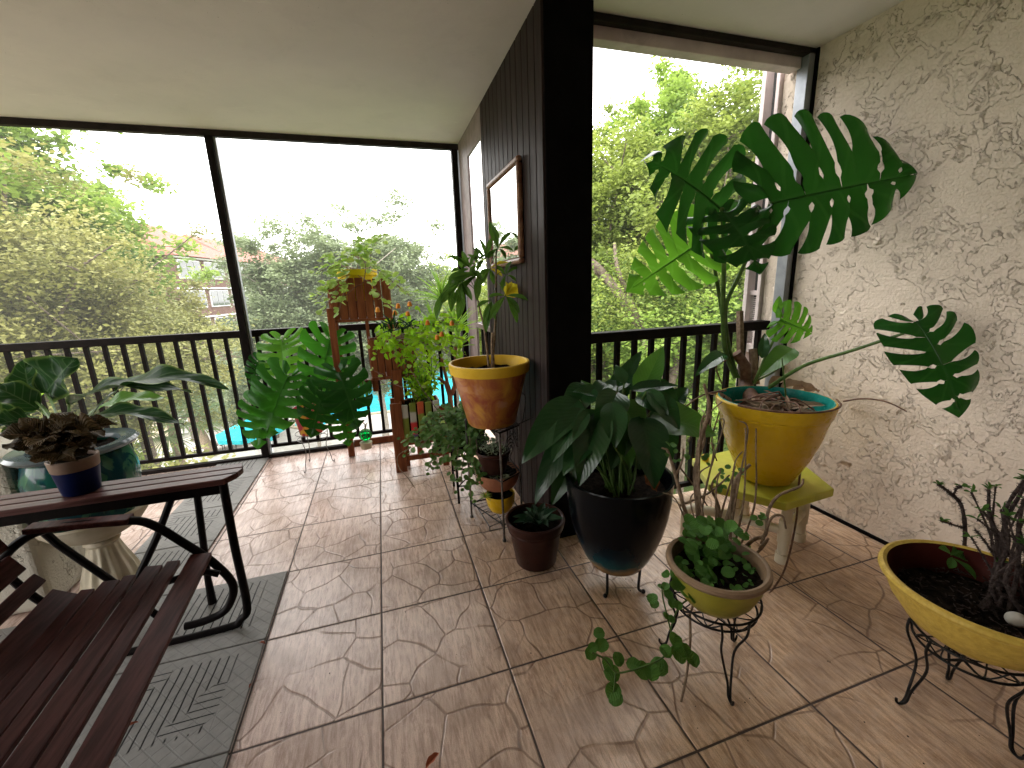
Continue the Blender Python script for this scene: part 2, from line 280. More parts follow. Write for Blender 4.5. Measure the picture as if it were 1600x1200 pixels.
def paint_stripes(name, cols):
    m, nt, nd, lk, b = new_mat(name); tc = N(nt, 'TexCoord'); sp = N(nt, 'SeparateXYZ'); lk.new(tc.outputs['Object'], sp.inputs[0])
    x = math_(nt, 'ADD', sp.outputs[2], math_(nt, 'MULTIPLY', noise(nt, tc.outputs['Object'], 18, 3), .02)); c = cols[0][1]
    for z, cc in cols[1:]: c = mixc(nt, sstep(nt, x, z, z+.02), c, cc)
    if isinstance(c, tuple): b.inputs['Base Color'].default_value = (*c, 1)
    else: lk.new(c, b.inputs['Base Color'])
    b.inputs['Roughness'].default_value = .5; return m

# ------------------------------------------------------------------ mesh helpers
class MB:
    def __init__(s): s.v = []; s.f = []; s.uv = {}; s.tint = {}
    def add(s, vs, fs, uvs=None, tint=None):
        k = len(s.v); s.v += [tuple(x) for x in vs]; s.f += [tuple(i+k for i in f) for f in fs]
        if uvs:
            for i, u in enumerate(uvs): s.uv[k+i] = u
        if tint is not None:
            for i in range(len(vs)): s.tint[k+i] = tint
        return s
    def box(s, a, b, tilt=None):
        x0, x1 = sorted((a[0], b[0])); y0, y1 = sorted((a[1], b[1])); z0, z1 = sorted((a[2], b[2]))
        return s.add([(x0,y0,z0),(x1,y0,z0),(x1,y1,z0),(x0,y1,z0),(x0,y0,z1),(x1,y0,z1),(x1,y1,z1),(x0,y1,z1)],
              [(0,3,2,1),(4,5,6,7),(0,1,5,4),(1,2,6,5),(2,3,7,6),(3,0,4,7)])
    def bar(s, p, q, w, h, up=V((0,0,1))):       # box beam from p to q
        p, q = V(p), V(q); d = (q-p).normalized(); r = d.cross(up)
        if r.length < 1e-4: r = d.cross(V((0,1,0)))
        r.normalize(); u = r.cross(d); vs = []
        for c in (p, q):
            for i, j in ((-1,-1),(1,-1),(1,1),(-1,1)): vs.append(c+r*(i*w/2)+u*(j*h/2))
        return s.add(vs, [(0,1,2,3),(7,6,5,4),(0,4,5,1),(1,5,6,2),(2,6,7,3),(3,7,4,0)])
    def tube(s, pts, r, n=8, cap=True, tint=None):
        pts = [V(p) for p in pts]; m = len(pts); rs = r if isinstance(r, (list, tuple)) else [r]*m
        k = len(s.v); up = None; vs = []
        for i, p in enumerate(pts):
            t = (pts[min(i+1, m-1)]-pts[max(i-1, 0)]).normalized()
            if up is None: up = t.orthogonal().normalized()
            up = (up-t*up.dot(t)).normalized(); b_ = t.cross(up)
            for j in range(n):
                a = 2*PI*j/n; vs.append(p+(up*math.cos(a)+b_*math.sin(a))*rs[i])
        fs = [(i*n+j, i*n+(j+1) % n, (i+1)*n+(j+1) % n, (i+1)*n+j) for i in range(m-1) for j in range(n)]
        if cap: fs += [tuple(reversed(range(n))), tuple((m-1)*n+j for j in range(n))]
        return s.add(vs, fs, tint=tint)
    def lathe(s, prof, c=(0,0,0), n=48, sx=1, sy=1, wob=None):
        vs = []; m = len(prof)
        for r, z in prof:
            for j in range(n):
                a = 2*PI*j/n; q = r*(wob(a, z) if wob else 1); vs.append((c[0]+q*math.cos(a)*sx, c[1]+q*math.sin(a)*sy, c[2]+z))
        fs = [(i*n+j, i*n+(j+1) % n, (i+1)*n+(j+1) % n, (i+1)*n+j) for i in range(m-1) for j in range(n)]
        return s.add(vs, fs)
    def ball(s, c, r, n=10, sc=(1,1,1)):
        return s.lathe([(max(1e-4, r*math.sin(PI*i/n)), -r*math.cos(PI*i/n)*sc[2]) for i in range(n+1)], c, n*2, sc[0], sc[1])
    def build(s, name, mat, parent=None, smooth=True, sharp=35, origin=None, weld=False):
        me = bpy.data.meshes.new(name)
        o = V(origin) if origin is not None else V((0, 0, 0))
        base = o
        me.from_pydata([tuple(V(x)-base) for x in s.v], [], s.f)
        if s.uv:
            ul = me.uv_layers.new(name='UVMap'); li = np.zeros(len(me.loops), dtype=np.int32); me.loops.foreach_get('vertex_index', li)
            A = np.zeros((len(s.v), 2), dtype=np.float32)
            for k, u in s.uv.items(): A[k] = u
            ul.data.foreach_set('uv', A[li].ravel())
        at = me.attributes.new('tint', 'FLOAT', 'POINT'); A = np.full(len(s.v), .5, dtype=np.float32)
        for k, u in s.tint.items(): A[k] = u
        at.data.foreach_set('value', A)
        if smooth:
            me.polygons.foreach_set('use_smooth', [True]*len(me.polygons))
            if sharp: me.set_sharp_from_angle(angle=math.radians(sharp))
        me.materials.append(mat if not isinstance(mat, str) else M[mat]); me.update()
        ob = bpy.data.objects.new(name, me); COL.objects.link(ob); ob.location = base
        if parent: ob.parent = parent; ob.location = base-parent.location
        return ob
def tag(o, label=None, cat=None, group=None, kind=None):
    if label: o['label'] = label
    if cat: o['category'] = cat
    if group: o['group'] = group
    if kind: o['kind'] = kind
    return o
def thing(name, loc, label, cat, group=None):
    o = bpy.data.objects.new(name, None); COL.objects.link(o); o.location = loc; o.empty_display_size = .1
    return tag(o, label, cat, group)
def bevel(o, w=.004, seg=2):
    md = o.modifiers.new('bevel', 'BEVEL'); md.width = w; md.segments = seg; md.limit_method = 'ANGLE'; return o
def bez(p0, p1, p2, n=8): return [V(p0)*(1-t)**2+V(p1)*2*t*(1-t)+V(p2)*t*t for t in (i/n for i in range(n+1))]
def spline(pts, n=5):
    pts = [V(p) for p in pts]; out = []
    for i in range(len(pts)-1):
        a, b_, c, d = pts[max(i-1, 0)], pts[i], pts[i+1], pts[min(i+2, len(pts)-1)]
        for k in range(n):
            t = k/n; out.append(.5*((2*b_)+(c-a)*t+(2*a-5*b_+4*c-d)*t*t+(3*b_-a-3*c+d)*t**3))
    return out+[pts[-1]]
PROF = {
 'lance': lambda s: (math.sin(PI*min(1, s**.75)))**.85 if 0 < s < 1 else 0,
 'ovate': lambda s: (math.sin(PI*s**.6))**.8 if 0 < s < 1 else 0,
 'round': lambda s: math.sqrt(max(0, 1-(2*s-1)**2)),
 'strap': lambda s: min(1, .45+s*2)*(1-s**3)**.8,
 'obov': lambda s: (math.sin(PI*s**1.35))**.8 if 0 < s < 1 else 0,
}
def leaf(mb, base, tip, nrm, width, shape='lance', curl=.3, fold=.15, wave=0, ns=9, nt=2, tint=None, twist=0):
    base, tip = V(base), V(tip); d = tip-base; L = d.length; d.normalize(); n = V(nrm); n = n-d*n.dot(d)
    if n.length < 1e-3: n = d.orthogonal()
    n.normalize(); sd = d.cross(n); pf = PROF[shape]; vs = []; uv = []; ph = random.random()*6
    for i in range(ns+1):
        s = i/ns; hump = curl*L*(.25-(s-.5)**2); c = base+d*(L*s)+n*hump
        w = pf(s)*width/2; ca, sa = math.cos(twist*s), math.sin(twist*s); s2 = sd*ca+n*sa; n2 = n*ca-sd*sa
        for j in range(-nt, nt+1):
            t = j/nt; vs.append(c+s2*(w*t)+n2*(abs(t)*w*fold*2+wave*width*math.sin(s*15+ph+(2 if j > 0 else 0))*abs(t)))
            uv.append((s, .5+t*.5))
    k = 2*nt+1
    fs = [(i*k+j, i*k+j+1, (i+1)*k+j+1, (i+1)*k+j) for i in range(ns) for j in range(2*nt)]
    return mb.add(vs, fs, uv, tint if tint is not None else random.random())
_OA = [0, .06, .14, .23, .34, .46, .58, .70, .80, .89, .95, 1.0]
_OX = [-.14, -.22, -.235, -.18, -.02, .18, .38, .58, .74, .88, .965, 1.04]
_OY = [.035, .13, .27, .40, .495, .515, .49, .425, .33, .20, .10, .0]
def outline(a, back):
    x = float(np.interp(a, _OA, _OX)); y = float(np.interp(a, _OA, _OY)); return (x*(back/.235) if x < 0 else x), y
def monstera(base, tip, nrm, width, lobes=7, slit=.42, droop=.2, fold=.12, back=.22, hole=.6, cup=0, gapw=.125, name='leaf', mat='mon', parent=None, seed=1, lower=1, upper=1, wav=1):
    """Fenestrated leaf: lobes fan from the midrib, parted by slits, small holes beside the midrib."""
    rnd = random.Random(seed); base, tip = V(base), V(tip); d = tip-base; L = d.length; d.normalize()
    n = V(nrm); n = (n-d*n.dot(d)).normalized(); sd = d.cross(n); mb = MB(); NT, NS = 16, 6
    def place(x, y):            # leaf plane: x along the midrib (0..1), y across (-.5..)
        u = x; z = droop*L*(.25-(u-.5)**2)+abs(y)*fold*width-cup*y*y*width
        return base+d*(L*x)+sd*(y*width)+n*z
    for side in (-1, 1):
        nl = lobes+(rnd.random() < .3); e = [0]; 
        for k in range(nl): e.append(e[-1]+.8+rnd.random()*.5-(.25 if k == nl-1 else 0))
        e = [x/e[-1] for x in e]; sc = upper if side > 0 else lower
        gaps = [slit*(.75+rnd.random()*.5) for _ in range(nl+1)]; hs = [hole*(rnd.random() < .8) for _ in range(nl+1)]
        for k in range(nl):
            amp = rnd.uniform(-.03, .05)*wav; ln = 1-rnd.random()*.07; tilt = rnd.uniform(-.02, .02); vs = []; uv = []
            for i in range(NT+1):
                t = i/NT
                for j in range(NS+1):
                    q = j/NS; s = e[k]+(e[k+1]-e[k])*q; mid = (e[k]+e[k+1])/2; w = e[k+1]-e[k]
                    def g(idx, edge):
                        if edge: return 0
                        x = max(0, (t-gaps[idx])/(1-gaps[idx])); o_ = gapw*math.sin(PI*min(1, .02+x*.86))**.55*(1 if x > 0 else 0)+(.03*x)
                        h = max(0, 1-((t-.2)/.075)**2); return max(min(.3, o_), hs[idx]*.22*math.sqrt(h))
                    gl = g(k, k == 0); gr = g(k+1, k == nl-1)
                    s2 = mid+(s-mid)*(1-(gl*2 if q < .5 else gr*2))
                    a0 = s2; mx = max(0, (a0-.14)/.86)*.95
                    ox, oy = outline(a0, back)
                    tt = t*ln*(1-.05*abs(2*q-1)**3*t*t)
                    bend = math.sin(tt*PI)*.06*(1-a0)
                    x = mx+(ox-mx)*tt+bend*.9; y = oy*tt+bend*.25
                    p = place(x, side*y*sc)
                    p = p+n*(width*(amp*math.sin(t*PI*1.2)-.028*wav*((2*q-1)**2)*t+tilt*t*t))
                    vs.append(p); uv.append((k/nl*1.0+q/nl, .5+side*t*.5))
            K = NS+1; fs = []
            for i in range(NT):
                for j in range(NS): f = (i*K+j, i*K+j+1, (i+1)*K+j+1, (i+1)*K+j); fs.append(f if side > 0 else f[::-1])
            mb.add(vs, fs, uv, rnd.random())
    mb.tube([place(x, 0)-n*.002 for x in (0, .2, .4, .6, .8, .97)], [.006, .005, .004, .003, .002, .001], 5)
    for k in range(len(mb.v)): mb.uv.setdefault(k, (.5, .5))
    return mb.build(name, mat, parent, origin=base)

def pot_profile(kind, R, r, H, rimh=.03, wall=.012):
    if kind == 'cone': o = [(r*.9, 0), (r, .004), (R*.97, H-rimh-.002), (R*1.0, H-rimh), (R*1.03, H-rimh+.004), (R*1.03, H-.004), (R*1.01, H), (R*.95, H), (R*.93, H-.01), (R*.9, H-rimh)]
    elif kind == 'bowl': o = [(r*.9, 0), (r, .004)]+[(r+(R-r)*math.sin(q*PI/2)**.9, .004+(H-.02)*(1-math.cos(q*PI/2))**.8*1.0) for q in (.15, .3, .45, .6, .75, .9)]+[(R, H-.012), (R*1.02, H-.006), (R*1.0, H), (R*.95, H), (R*.93, H-.01)]
    elif kind == 'egg': o = [(r*.85, 0), (r*1.05, .01)]+[(r+(R-r)*(math.sin(q*PI/2)), H*q**1.35) for q in (.12, .25, .4, .55, .7, .85, .95)]+[(R*1.0, H*.985), (R*1.012, H), (R*.96, H), (R*.94, H-.012)]
    inner = [(R*.88, H*.8), (r*.8, H*.6)]
    return o+inner
def soil_disc(r, z, c, parent, name='soil', amp=.01, mat='soil', sx=1, sy=1):
    mb = MB(); n = 32; rings = 7; vs = [(c[0], c[1], c[2]+z+amp)]; fs = []
    for i in range(1, rings+1):
        for j in range(n): a = 2*PI*j/n; q = r*i/rings; vs.append((c[0]+q*math.cos(a)*sx, c[1]+q*math.sin(a)*sy, c[2]+z+random.uniform(-amp, amp)))
    fs += [(0, 1+j, 1+(j+1) % n) for j in range(n)]+[(1+i*n+j, 1+(i+1)*n+j, 1+(i+1)*n+(j+1) % n, 1+i*n+(j+1) % n) for i in range(rings-1) for j in range(n)]
    return mb.add(vs, fs).build(name, mat, parent, sharp=None)
def struct(o): o['kind'] = 'structure'; return o

# ------------------------------------------------------------------ the balcony
WX, RX, FY, RY, CZ = .905, 2.55, 2.70, .80, 2.60
tag(MB().add([(-4.5,-3,0),(WX+.3,-3,0),(WX+.3,2.82,0),(-4.5,2.82,0)], [(0,1,2,3)]).add([(WX+.3,-3,0),(RX+.2,-3,0),(RX+.2,.9,0),(WX+.3,.9,0)], [(0,1,2,3)]).build('floor', 'tile', smooth=False), kind='structure')
tag(MB().box((-4.5,-3,-.25), (WX+.3,2.82,-.004)).box((WX+.3,-3,-.25), (RX+.2,.9,-.004)).build('balcony_slab', 'ceil', smooth=False), kind='structure')
cm = MB(); cm.box((-4.5,-2.5,CZ), (WX+.14,2.80,CZ+.2)); cm.box((WX+.14,-2.5,CZ), (RX+.2,RY+.10,CZ+.2))
tag(cm.build('ceiling', 'ceil', smooth=False), kind='structure')
MBW = MB().box((RX,-2.5,0), (RX+.2,RY-.03,CZ)); tag(MBW.build('stucco_wall', 'stucco', smooth=False), 'tan stucco wall with knockdown relief beside the big monstera', 'wall', kind='structure')
tag(MB().box((-4.5,-2.7,0), (RX+.2,-2.5,CZ)).build('house_wall', 'boards', smooth=False), kind='structure')
bm_ = MB().bar((RX-.006,-2.4,.008), (RX-.006,RY-.06,.008), .012, .02); tag(bm_.build('wall_base_trim', 'black', smooth=False), kind='structure')
# outside continuation of the stucco wall, with the neighbour's window
w = thing('neighbour_wall', (RX, 1.2, 0), 'narrow stucco return with white framed window beyond the balcony corner', 'wall')
MB().box((2.505,.845,-3), (2.75,.925,3.2)).build('wall_return', 'stucco', w, smooth=False)
f = MB().box((2.48,.93,-3), (2.75,.955,3.2)).box((2.47,1.02,-3), (2.75,1.05,3.2)).box((2.49,.955,.9), (2.6,1.02,.96)).box((2.49,.955,1.28), (2.6,1.02,1.31)).build('window_frame', 'palewood', w, smooth=False); bevel(f, .003)
MB().box((2.53,.955,.96), (2.56,1.02,2.75)).build('pane', 'glass', w, smooth=False)
lv = MB()
for i in range(24): lv.box((2.505, .957, .96+i*.013), (2.53, 1.018, .967+i*.013))
lv.build('shutter', 'palewood', w, smooth=False)
# right opening: frame of the screen
w = thing('screen_frame', (1.9, RY, 0), 'grey metal screen frame of the opening beside the stucco wall', 'window frame')
bevel(MB().box((RX-.055,RY-.03,0), (RX-.012,RY+.04,CZ-.005)).build('jamb', 'greymetal', w, smooth=False), .003)
bevel(MB().box((RX-.012,RY-.045,0), (RX+.03,RY-.01,CZ-.002)).build('dark_edge', 'black', w, smooth=False), .002)
bevel(MB().box((1.17,RY-.03,CZ-.032), (RX-.013,RY+.012,CZ-.001)).build('head', 'mull', w, smooth=False), .003)
bevel(MB().box((1.17,RY+.013,CZ-.085), (RX-.056,RY+.085,CZ-.002)).build('lintel', 'palewood', w, smooth=False), .004)
MB().add([(1.17,RY+.125,.0),(RX-.05,RY+.125,.0),(RX-.05,RY+.125,CZ),(1.17,RY+.125,CZ)], [(0,1,2,3)]).build('screen', 'screenR', w, smooth=False)
# black post and boarded wall
tag(bevel(MB().box((WX+.012,.70,0), (1.155,.86,CZ)).build('black_post', 'black', smooth=False), .004), 'broad black square post between the two openings', 'post')
w = thing('boarded_wall', (WX, 1.3, 0), 'dark brown vertical board wall that carries the mirror', 'wall')
y = .703; bd = MB()
while y < 1.84:
    h = min(.088, 1.845-y); bd.box((WX, y+.0025, .0), (WX+.03, y+h-.0025, CZ-.002)); y += .09
bevel(bd.build('boards', 'boards', w, smooth=False), .003)
MB().box((WX+.02,.866,0), (1.16,1.84,CZ)).build('core', 'black', w, smooth=False)
# corner panel with the narrow opening
w = thing('corner_window', (WX, 2.2, 0), 'mauve corner frame with one tall narrow glazed opening', 'window frame')
cb = MB().box((WX,1.848,1.06), (WX+.018,1.87,CZ-.001)).box((WX,2.32,.02), (WX+.018,2.66,CZ-.001)).box((WX,1.871,2.40), (WX+.018,2.319,CZ-.0015)).box((WX,1.871,1.06), (WX+.018,2.319,1.10)).build('frame', 'mauve', w, smooth=False); bevel(cb, .003)
gp = MB().add([(WX+.009,1.872,1.1),(WX+.009,2.318,1.1),(WX+.009,2.318,2.4),(WX+.009,1.872,2.4)], [(0,1,2,3)]).build('pane', 'screenR', w, smooth=False)
# far opening: frame, mullions, screens
w = thing('screen_frame', (-1.5, FY, 0), 'dark bronze screen frame with slim uprights across the far opening', 'window frame')
bevel(MB().box((-4.5,FY-.02,CZ-.045), (WX+.06,FY+.03,CZ-.001)).build('head', 'mull', w, smooth=False), .003)
bevel(MB().box((-4.5,FY-.02,.001), (WX,FY+.03,.032)).build('bottom_track', 'rail', w, smooth=False), .003)
for x in (-.955, .90-.03, -3.0):
    u = MB().box((x-.025,FY-.035,.03), (x+.025,FY+.03,CZ-.046)).build('upright', 'rail', w, smooth=False); bevel(u, .003)
    u = MB().box((x+.026,FY-.01,.033), (x+.042,FY+.034,CZ-.047)).build('screen_bead', 'greymetal', w, smooth=False)
for x0, x1 in ((-4.4,-3.01), (-3.005,-.955), (-.95,.95)):
    MB().add([(x0,FY+.135,.0),(x1,FY+.135,.0),(x1,FY+.135,CZ+.01),(x0,FY+.135,CZ+.01)], [(0,1,2,3)]).build('screen', 'screenL', w, smooth=False)
def railing(loc, x0, x1, y, zt, label, step=.118, along='x', th=.058):
    w = thing('railing', loc, label, 'railing')
    def bx(a0, a1, d0, d1, z0, z1): return MB().box((a0, y+d0, z0), (a1, y+d1, z1)) if along == 'x' else MB().box((y+d0, a0, z0), (y+d1, a1, z1))
    bevel(bx(x0, x1, -.035, .035, zt-th, zt).build('top_rail', 'rail', w, smooth=False), .006)
    bevel(bx(x0, x1, -.015, .015, .065, .095).build('bottom_rail', 'rail', w, smooth=False), .003)
    n = int((x1-x0)/step); k = 0
    for i in range(1, n+1):
        x = x0+(x1-x0)*i/(n+.5)
        if x > x1-.02: continue
        MB().box(*(((x-.0135, y-.0135, .096), (x+.0135, y+.0135, zt-th-.001)) if along == 'x' else ((y-.0135, x-.0135, .096), (y+.0135, x+.0135, zt-th-.001)))).build('baluster', 'rail', w, smooth=False)
    return w
railing((-1.5, FY+.085, 0), -4.4, WX+.02, FY+.085, 1.115, 'long dark metal railing along the far opening towards the pool')
railing((1.8, RY+.07, 0), 1.18, RX-.06, RY+.07, 1.125, 'short dark metal railing between the black post and stucco wall', step=.112)
railing((WX+.1, 2.2, 0), 1.86, 2.66, WX+.12, 1.08, 'dark metal railing returning along the corner by the boarded wall', along='y', step=.1)
# mats
k = 0
for cx, rows in ((0, (-3, -2, -1, 0, 1)), (1, (-3, -2, -1, 0, 1, 2, 3, 4, 5)), (2, (-3, -2, -1, 0, 1))):
    for r_ in rows:
        x1 = -T*(cx+1)-.004; x0 = x1-T+.008
        if cx == 1 and r_ >= 2: x1 -= .015; x0 += .04
        mb = MB().box((x0, r_*T+.003, .001), (x1, (r_+1)*T-.003, .012)); o = bevel(mb.build('floor_mat', 'mat', smooth=False), .003)
        lab = 'grey embossed rubber mat with slots under and around the slatted bench' if cx != 1 or r_ < 2 else 'grey slotted rubber mat in the strip leading to the far railing'
        tag(o, lab, 'mat', 'rubber mats under the bench' if cx != 1 or r_ < 2 else 'rubber mats in the strip to the railing'); k += 1
# low stucco block
o = MB().box((-2.1, 1.0, .001), (-1.47, 1.5, .76)).build('low_stucco_pillar', 'stucco_low', smooth=False); bevel(o, .03, 3); tag(o, 'low weathered stucco pillar end behind the slatted table', 'pillar')
# mirror
w = thing('wall_mirror', (WX-.01, 1.3, 1.78), 'tall mirror in a bronze moulded frame on the dark board wall', 'mirror')
y0,y1,z0,z1 = .985,1.64,1.515,2.05; fw = .03; xa, xb = WX-.034, WX-.002
fr = MB().box((xa,y0,z0), (xb,y1,z0+fw)).box((xa,y0,z1-fw), (xb,y1,z1)).box((xa,y0,z0+fw+.0002), (xb,y0+fw,z1-fw-.0002)).box((xa,y1-fw,z0+fw+.0002), (xb,y1,z1-fw-.0002))
bevel(fr.build('frame', 'gilt', w, smooth=False), .012, 3)
bead = MB()
for yy in np.arange(y0+fw, y1-fw, .014):
    for zz in (z0+fw, z1-fw): bead.ball((xa+.012, yy, zz), .006, 4)
for zz in np.arange(z0+fw, z1-fw, .014):
    for yy in (y0+fw, y1-fw): bead.ball((xa+.012, yy, zz), .006, 4)
bead.build('beading', 'gilt', w)
MB().box((WX-.02,y0+.03,z0+.03), (WX-.012,y1-.03,z1-.03)).build('glass', 'mirror', w, smooth=False)

# ------------------------------------------------------------------ bench and table on the left
w = thing('slatted_bench', (-.9, 0, 0), 'dark red slatted garden bench with black tube frame, cropped at lower left', 'bench')
seat = [(-.612,.443,.085),(-.700,.436,.052),(-.768,.424,.066),(-.838,.412,.044),(-.902,.398,.064),(-.972,.384,.050)]
bk = [(-1.030,.400,.075,.6),(-1.092,.470,.045,.95),(-1.130,.545,.07,1.1),(-1.158,.63,.07,1.2),(-1.18,.71,.07,1.25),(-1.2,.79,.07,1.3)]
for x, z, wd in seat:
    e = .455+random.uniform(-.012, .012)
    sl = MB(); sl.bar((x+.10, -.78, z+.006), (x+.0, e, z), wd*.80, .022, V((.16, 0, 1))); o = bevel(sl.build('seat_slat', 'slat', w, smooth=False), .004)
    bo = MB()
    for yy in (e-.03, -.2, -.55): bo.lathe([(.0001, .0), (.009, 0), (.008, .003), (.0001, .005)], (x+.10*(e-yy)/(e+.78), yy, z+.0125), 12)
    bo.build('bolt', 'tube', o)
for x, z, wd, a in bk:
    sl = MB(); sl.bar((x+.10, -.78, z), (x, .45+random.uniform(-.01, .01), z), wd, .02, V((math.sin(a), 0, math.cos(a)))); bevel(sl.build('back_slat', 'slat', w, smooth=False), .004)
for yy in (.40, -.62):
    pr = [(-1.26, .95), (-1.2,.74), (-1.15,.57), (-1.075,.42), (-1.0,.36), (-.9,.375), (-.75,.405), (-.62,.422), (-.56,.40)]
    MB().tube(spline([(x+.012+(.08 if yy < 0 else 0), yy, z-.018) for x, z in pr]), .012, 10).build('seat_rail', 'tube', w)
    ar = [(x+(.08 if yy < 0 else 0), z) for x, z in [(-1.22,.50),(-1.15,.585),(-1.07,.635),(-.98,.643),(-.86,.63),(-.76,.61),(-.66,.50),(-.575,.385),(-.535,.28),(-.575,.185),(-.65,.155),(-.72,.15)]]
    MB().tube(spline([(x, yy+.06, z) for x, z in ar]), .015, 12).build('arm_tube', 'tube', w)
    ox_ = .08 if yy < 0 else 0; sl = MB().bar((-1.085+ox_, yy+.06, .655), (-.80+ox_, yy+.06, .632), .055, .02); bevel(sl.build('armrest', 'slat', w, smooth=False), .005)
w = thing('slatted_table', (-1., .66, 0), 'narrow dark red slatted table on black tube legs holding the navy pot', 'table')
A_, B_ = .565, .735
for i in range(3):
    ya = A_+(B_-A_)*i/3+.002; yb = A_+(B_-A_)*(i+1)/3-.004; cut = (.045, .012, 0)[i]
    mb = MB(); z0, z1 = .665, .690
    xr = [-.535, -.500, -.495][i]; xr2 = [-.500, -.492, -.51][i]
    pts = [(-1.75, ya), (xr, ya), (xr2, yb), (-1.75, yb)]
    mb.add([(x, y, z0) for x, y in pts]+[(x, y, z1) for x, y in pts], [(3,2,1,0),(4,5,6,7),(0,1,5,4),(1,2,6,5),(2,3,7,6),(3,0,4,7)])
    bevel(mb.build('top_slat', 'slatx', w, smooth=False), .004)
bevel(MB().box((-1.7,A_+.012,.625), (-.545,A_+.035,.664)).box((-1.7,B_-.035,.63), (-.545,B_-.012,.664)).build('apron', 'tube', w, smooth=False), .003)
MB().tube(spline([P(348,752,'y',.585), P(366,850,'y',.575), P(386,945,'y',.57), V((-.575,.57,.045)), V((-.63,.57,.018)), V((-.9,.56,.016)), V((-1.4,.56,.016))], 6), .016, 12).build('leg', 'tube', w)
MB().tube([P(307,765,'y',.725), P(325,905,'y',.76), P(332,942,'y',.775)], [.014, .014, .018], 10).build('leg', 'tube', w)
MB().tube([P(272,768,'y',.72), P(245,840,'y',.70), P(205,925,'y',.66), P(160,1010,'y',.62)], .014, 10).build('cross_leg', 'tube', w)
MB().tube([P(20,790,'y',.70), P(90,850,'y',.71), P(170,905,'y',.72), P(250,965,'y',.73)], .014, 10).build('cross_leg', 'tube', w)

# pedestal with glazed pot
w = thing('cast_pedestal', (-1.28, 1.1, 0), 'cream fluted pedestal with shallow bowl behind the slatted table', 'pedestal')
fl = lambda a, z: 1+.05*math.cos(a*14)*(1 if .03 < z < .24 else 0)
MB().lathe([(.001,0),(.125,0),(.128,.02),(.118,.035),(.095,.12),(.07,.2),(.06,.245),(.07,.26),(.062,.275)], (-1.28,1.1,.001), 84, wob=fl).build('fluted_column', 'stone', w)
MB().lathe([(.05,.276),(.09,.29),(.16,.33),(.2,.385),(.215,.415),(.21,.425),(.195,.42),(.15,.36),(.05,.34),(.001,.34)], (-1.28,1.1,.001), 64).build('bowl', 'stone', w)
w = thing('glazed_pot_plant', (-1.28, 1.1, .345), 'large teal painted glazed pot with long wavy dark leaves', 'potted plant')
MB().lathe([(.001,0),(.13,0),(.14,.02),(.18,.12),(.2,.2),(.2,.28),(.185,.345),(.178,.365),(.215,.385),(.222,.40),(.21,.408),(.16,.40),(.15,.38),(.15,.3)], (-1.28,1.1,.35), 64).build('pot', 'glazed', w, origin=(-1.28,1.1,.35))
MB().lathe([(.182,.37),(.220,.388),(.228,.402),(.215,.413),(.158,.405),(.150,.385)], (-1.28,1.1,.35), 64).build('rim', 'glazerim', w)
soil_disc(.152, .375, (-1.28,1.1,.35), w)
def fid(b, t, wd, n=(0,-.35,1), curl=.25, wave=.09, mat='fiddle', fold=.18, tw=0):
    mb = MB(); leaf(mb, b, t, n, wd, 'lance', curl, fold, wave, 22, 3, twist=tw); return mb.build('leaf', mat, w, origin=V(b))
c0 = V((-1.28, 1.1, .73)); st = MB()
FL = [((72,614,2.5),(118,560,2.45),.30,(-.3,-1,.35),.1,'fiddle'), ((108,632,2.42),(300,614,2.25),.17,(0,-.25,1),.35,'fiddle'), ((180,612,2.4),(356,606,2.2),.15,(0,-.5,1),.4,'fiddle'),
      ((132,655,2.4),(288,664,2.2),.13,(0,-.3,1),.3,'fiddle'), ((150,640,2.6),(262,622,2.6),.12,(0,-.5,1),.3,'lilylite'), ((60,640,2.4),(-25,600,2.3),.16,(.2,-.6,1),.4,'fiddle'),
      ((50,655,2.35),(-15,665,2.2),.15,(0,-.9,.6),.2,'fiddle'), ((60,668,2.4),(-10,705,2.2),.12,(0,-.9,.6),.4,'fiddle'), ((55,625,2.6),(72,605,2.55),.05,(0,-1,.3),.1,'bright'), ((40,650,2.5),(15,600,2.4),.14,(.3,-.8,.4),.2,'fiddle'), ((48,622,2.5),(38,562,2.5),.16,(.3,-.9,.2),.2,'fiddle')]
for b_, t_, wd, n, cu, mt in FL:
    bb, tt = D(*b_), D(*t_); fid(bb, tt, wd, n, cu, .11, mt); st.tube(bez(c0+V((random.uniform(-.06,.06), 0, 0)), (c0+bb)/2+V((0,0,.08)), bb), .006, 6)
st.build('stem', 'stem', w)
w = thing('navy_pot_plant', (-1.05, .655, .69), 'small navy pot with crinkled brown leaves on the slatted table', 'potted plant')
MB().lathe([(.001,0),(.052,0),(.055,.004),(.067,.095)], (-1.03,.655,.691), 40).build('pot', 'navy', w)
MB().lathe([(.067,.095),(.0685,.097),(.073,.138),(.071,.141),(.065,.138),(.064,.12)], (-1.03,.655,.691), 40).build('rim', 'cream', w)
soil_disc(.065, .127, (-1.03,.655,.691), w, amp=.005)
lf = MB()
for i in range(60):
    a = random.uniform(0, 2*PI); r0 = random.uniform(0, .04); el = random.uniform(-.1, 1.1); b_ = V((-1.06+r0*math.cos(a), .66+r0*math.sin(a), .85+random.uniform(0, .07)))
    d = V((math.cos(a)*math.cos(el)*1.2, math.sin(a)*math.cos(el)*.8, math.sin(el)*.8))
    leaf(lf, b_, b_+d*random.uniform(.06, .125), (random.gauss(0,.5), -.7, 1), random.uniform(.05, .09), 'obov', random.uniform(.3, 1.2), random.uniform(-.2, .5), .16, 12, 3)
lf.build('dry_foliage', 'dry', w)

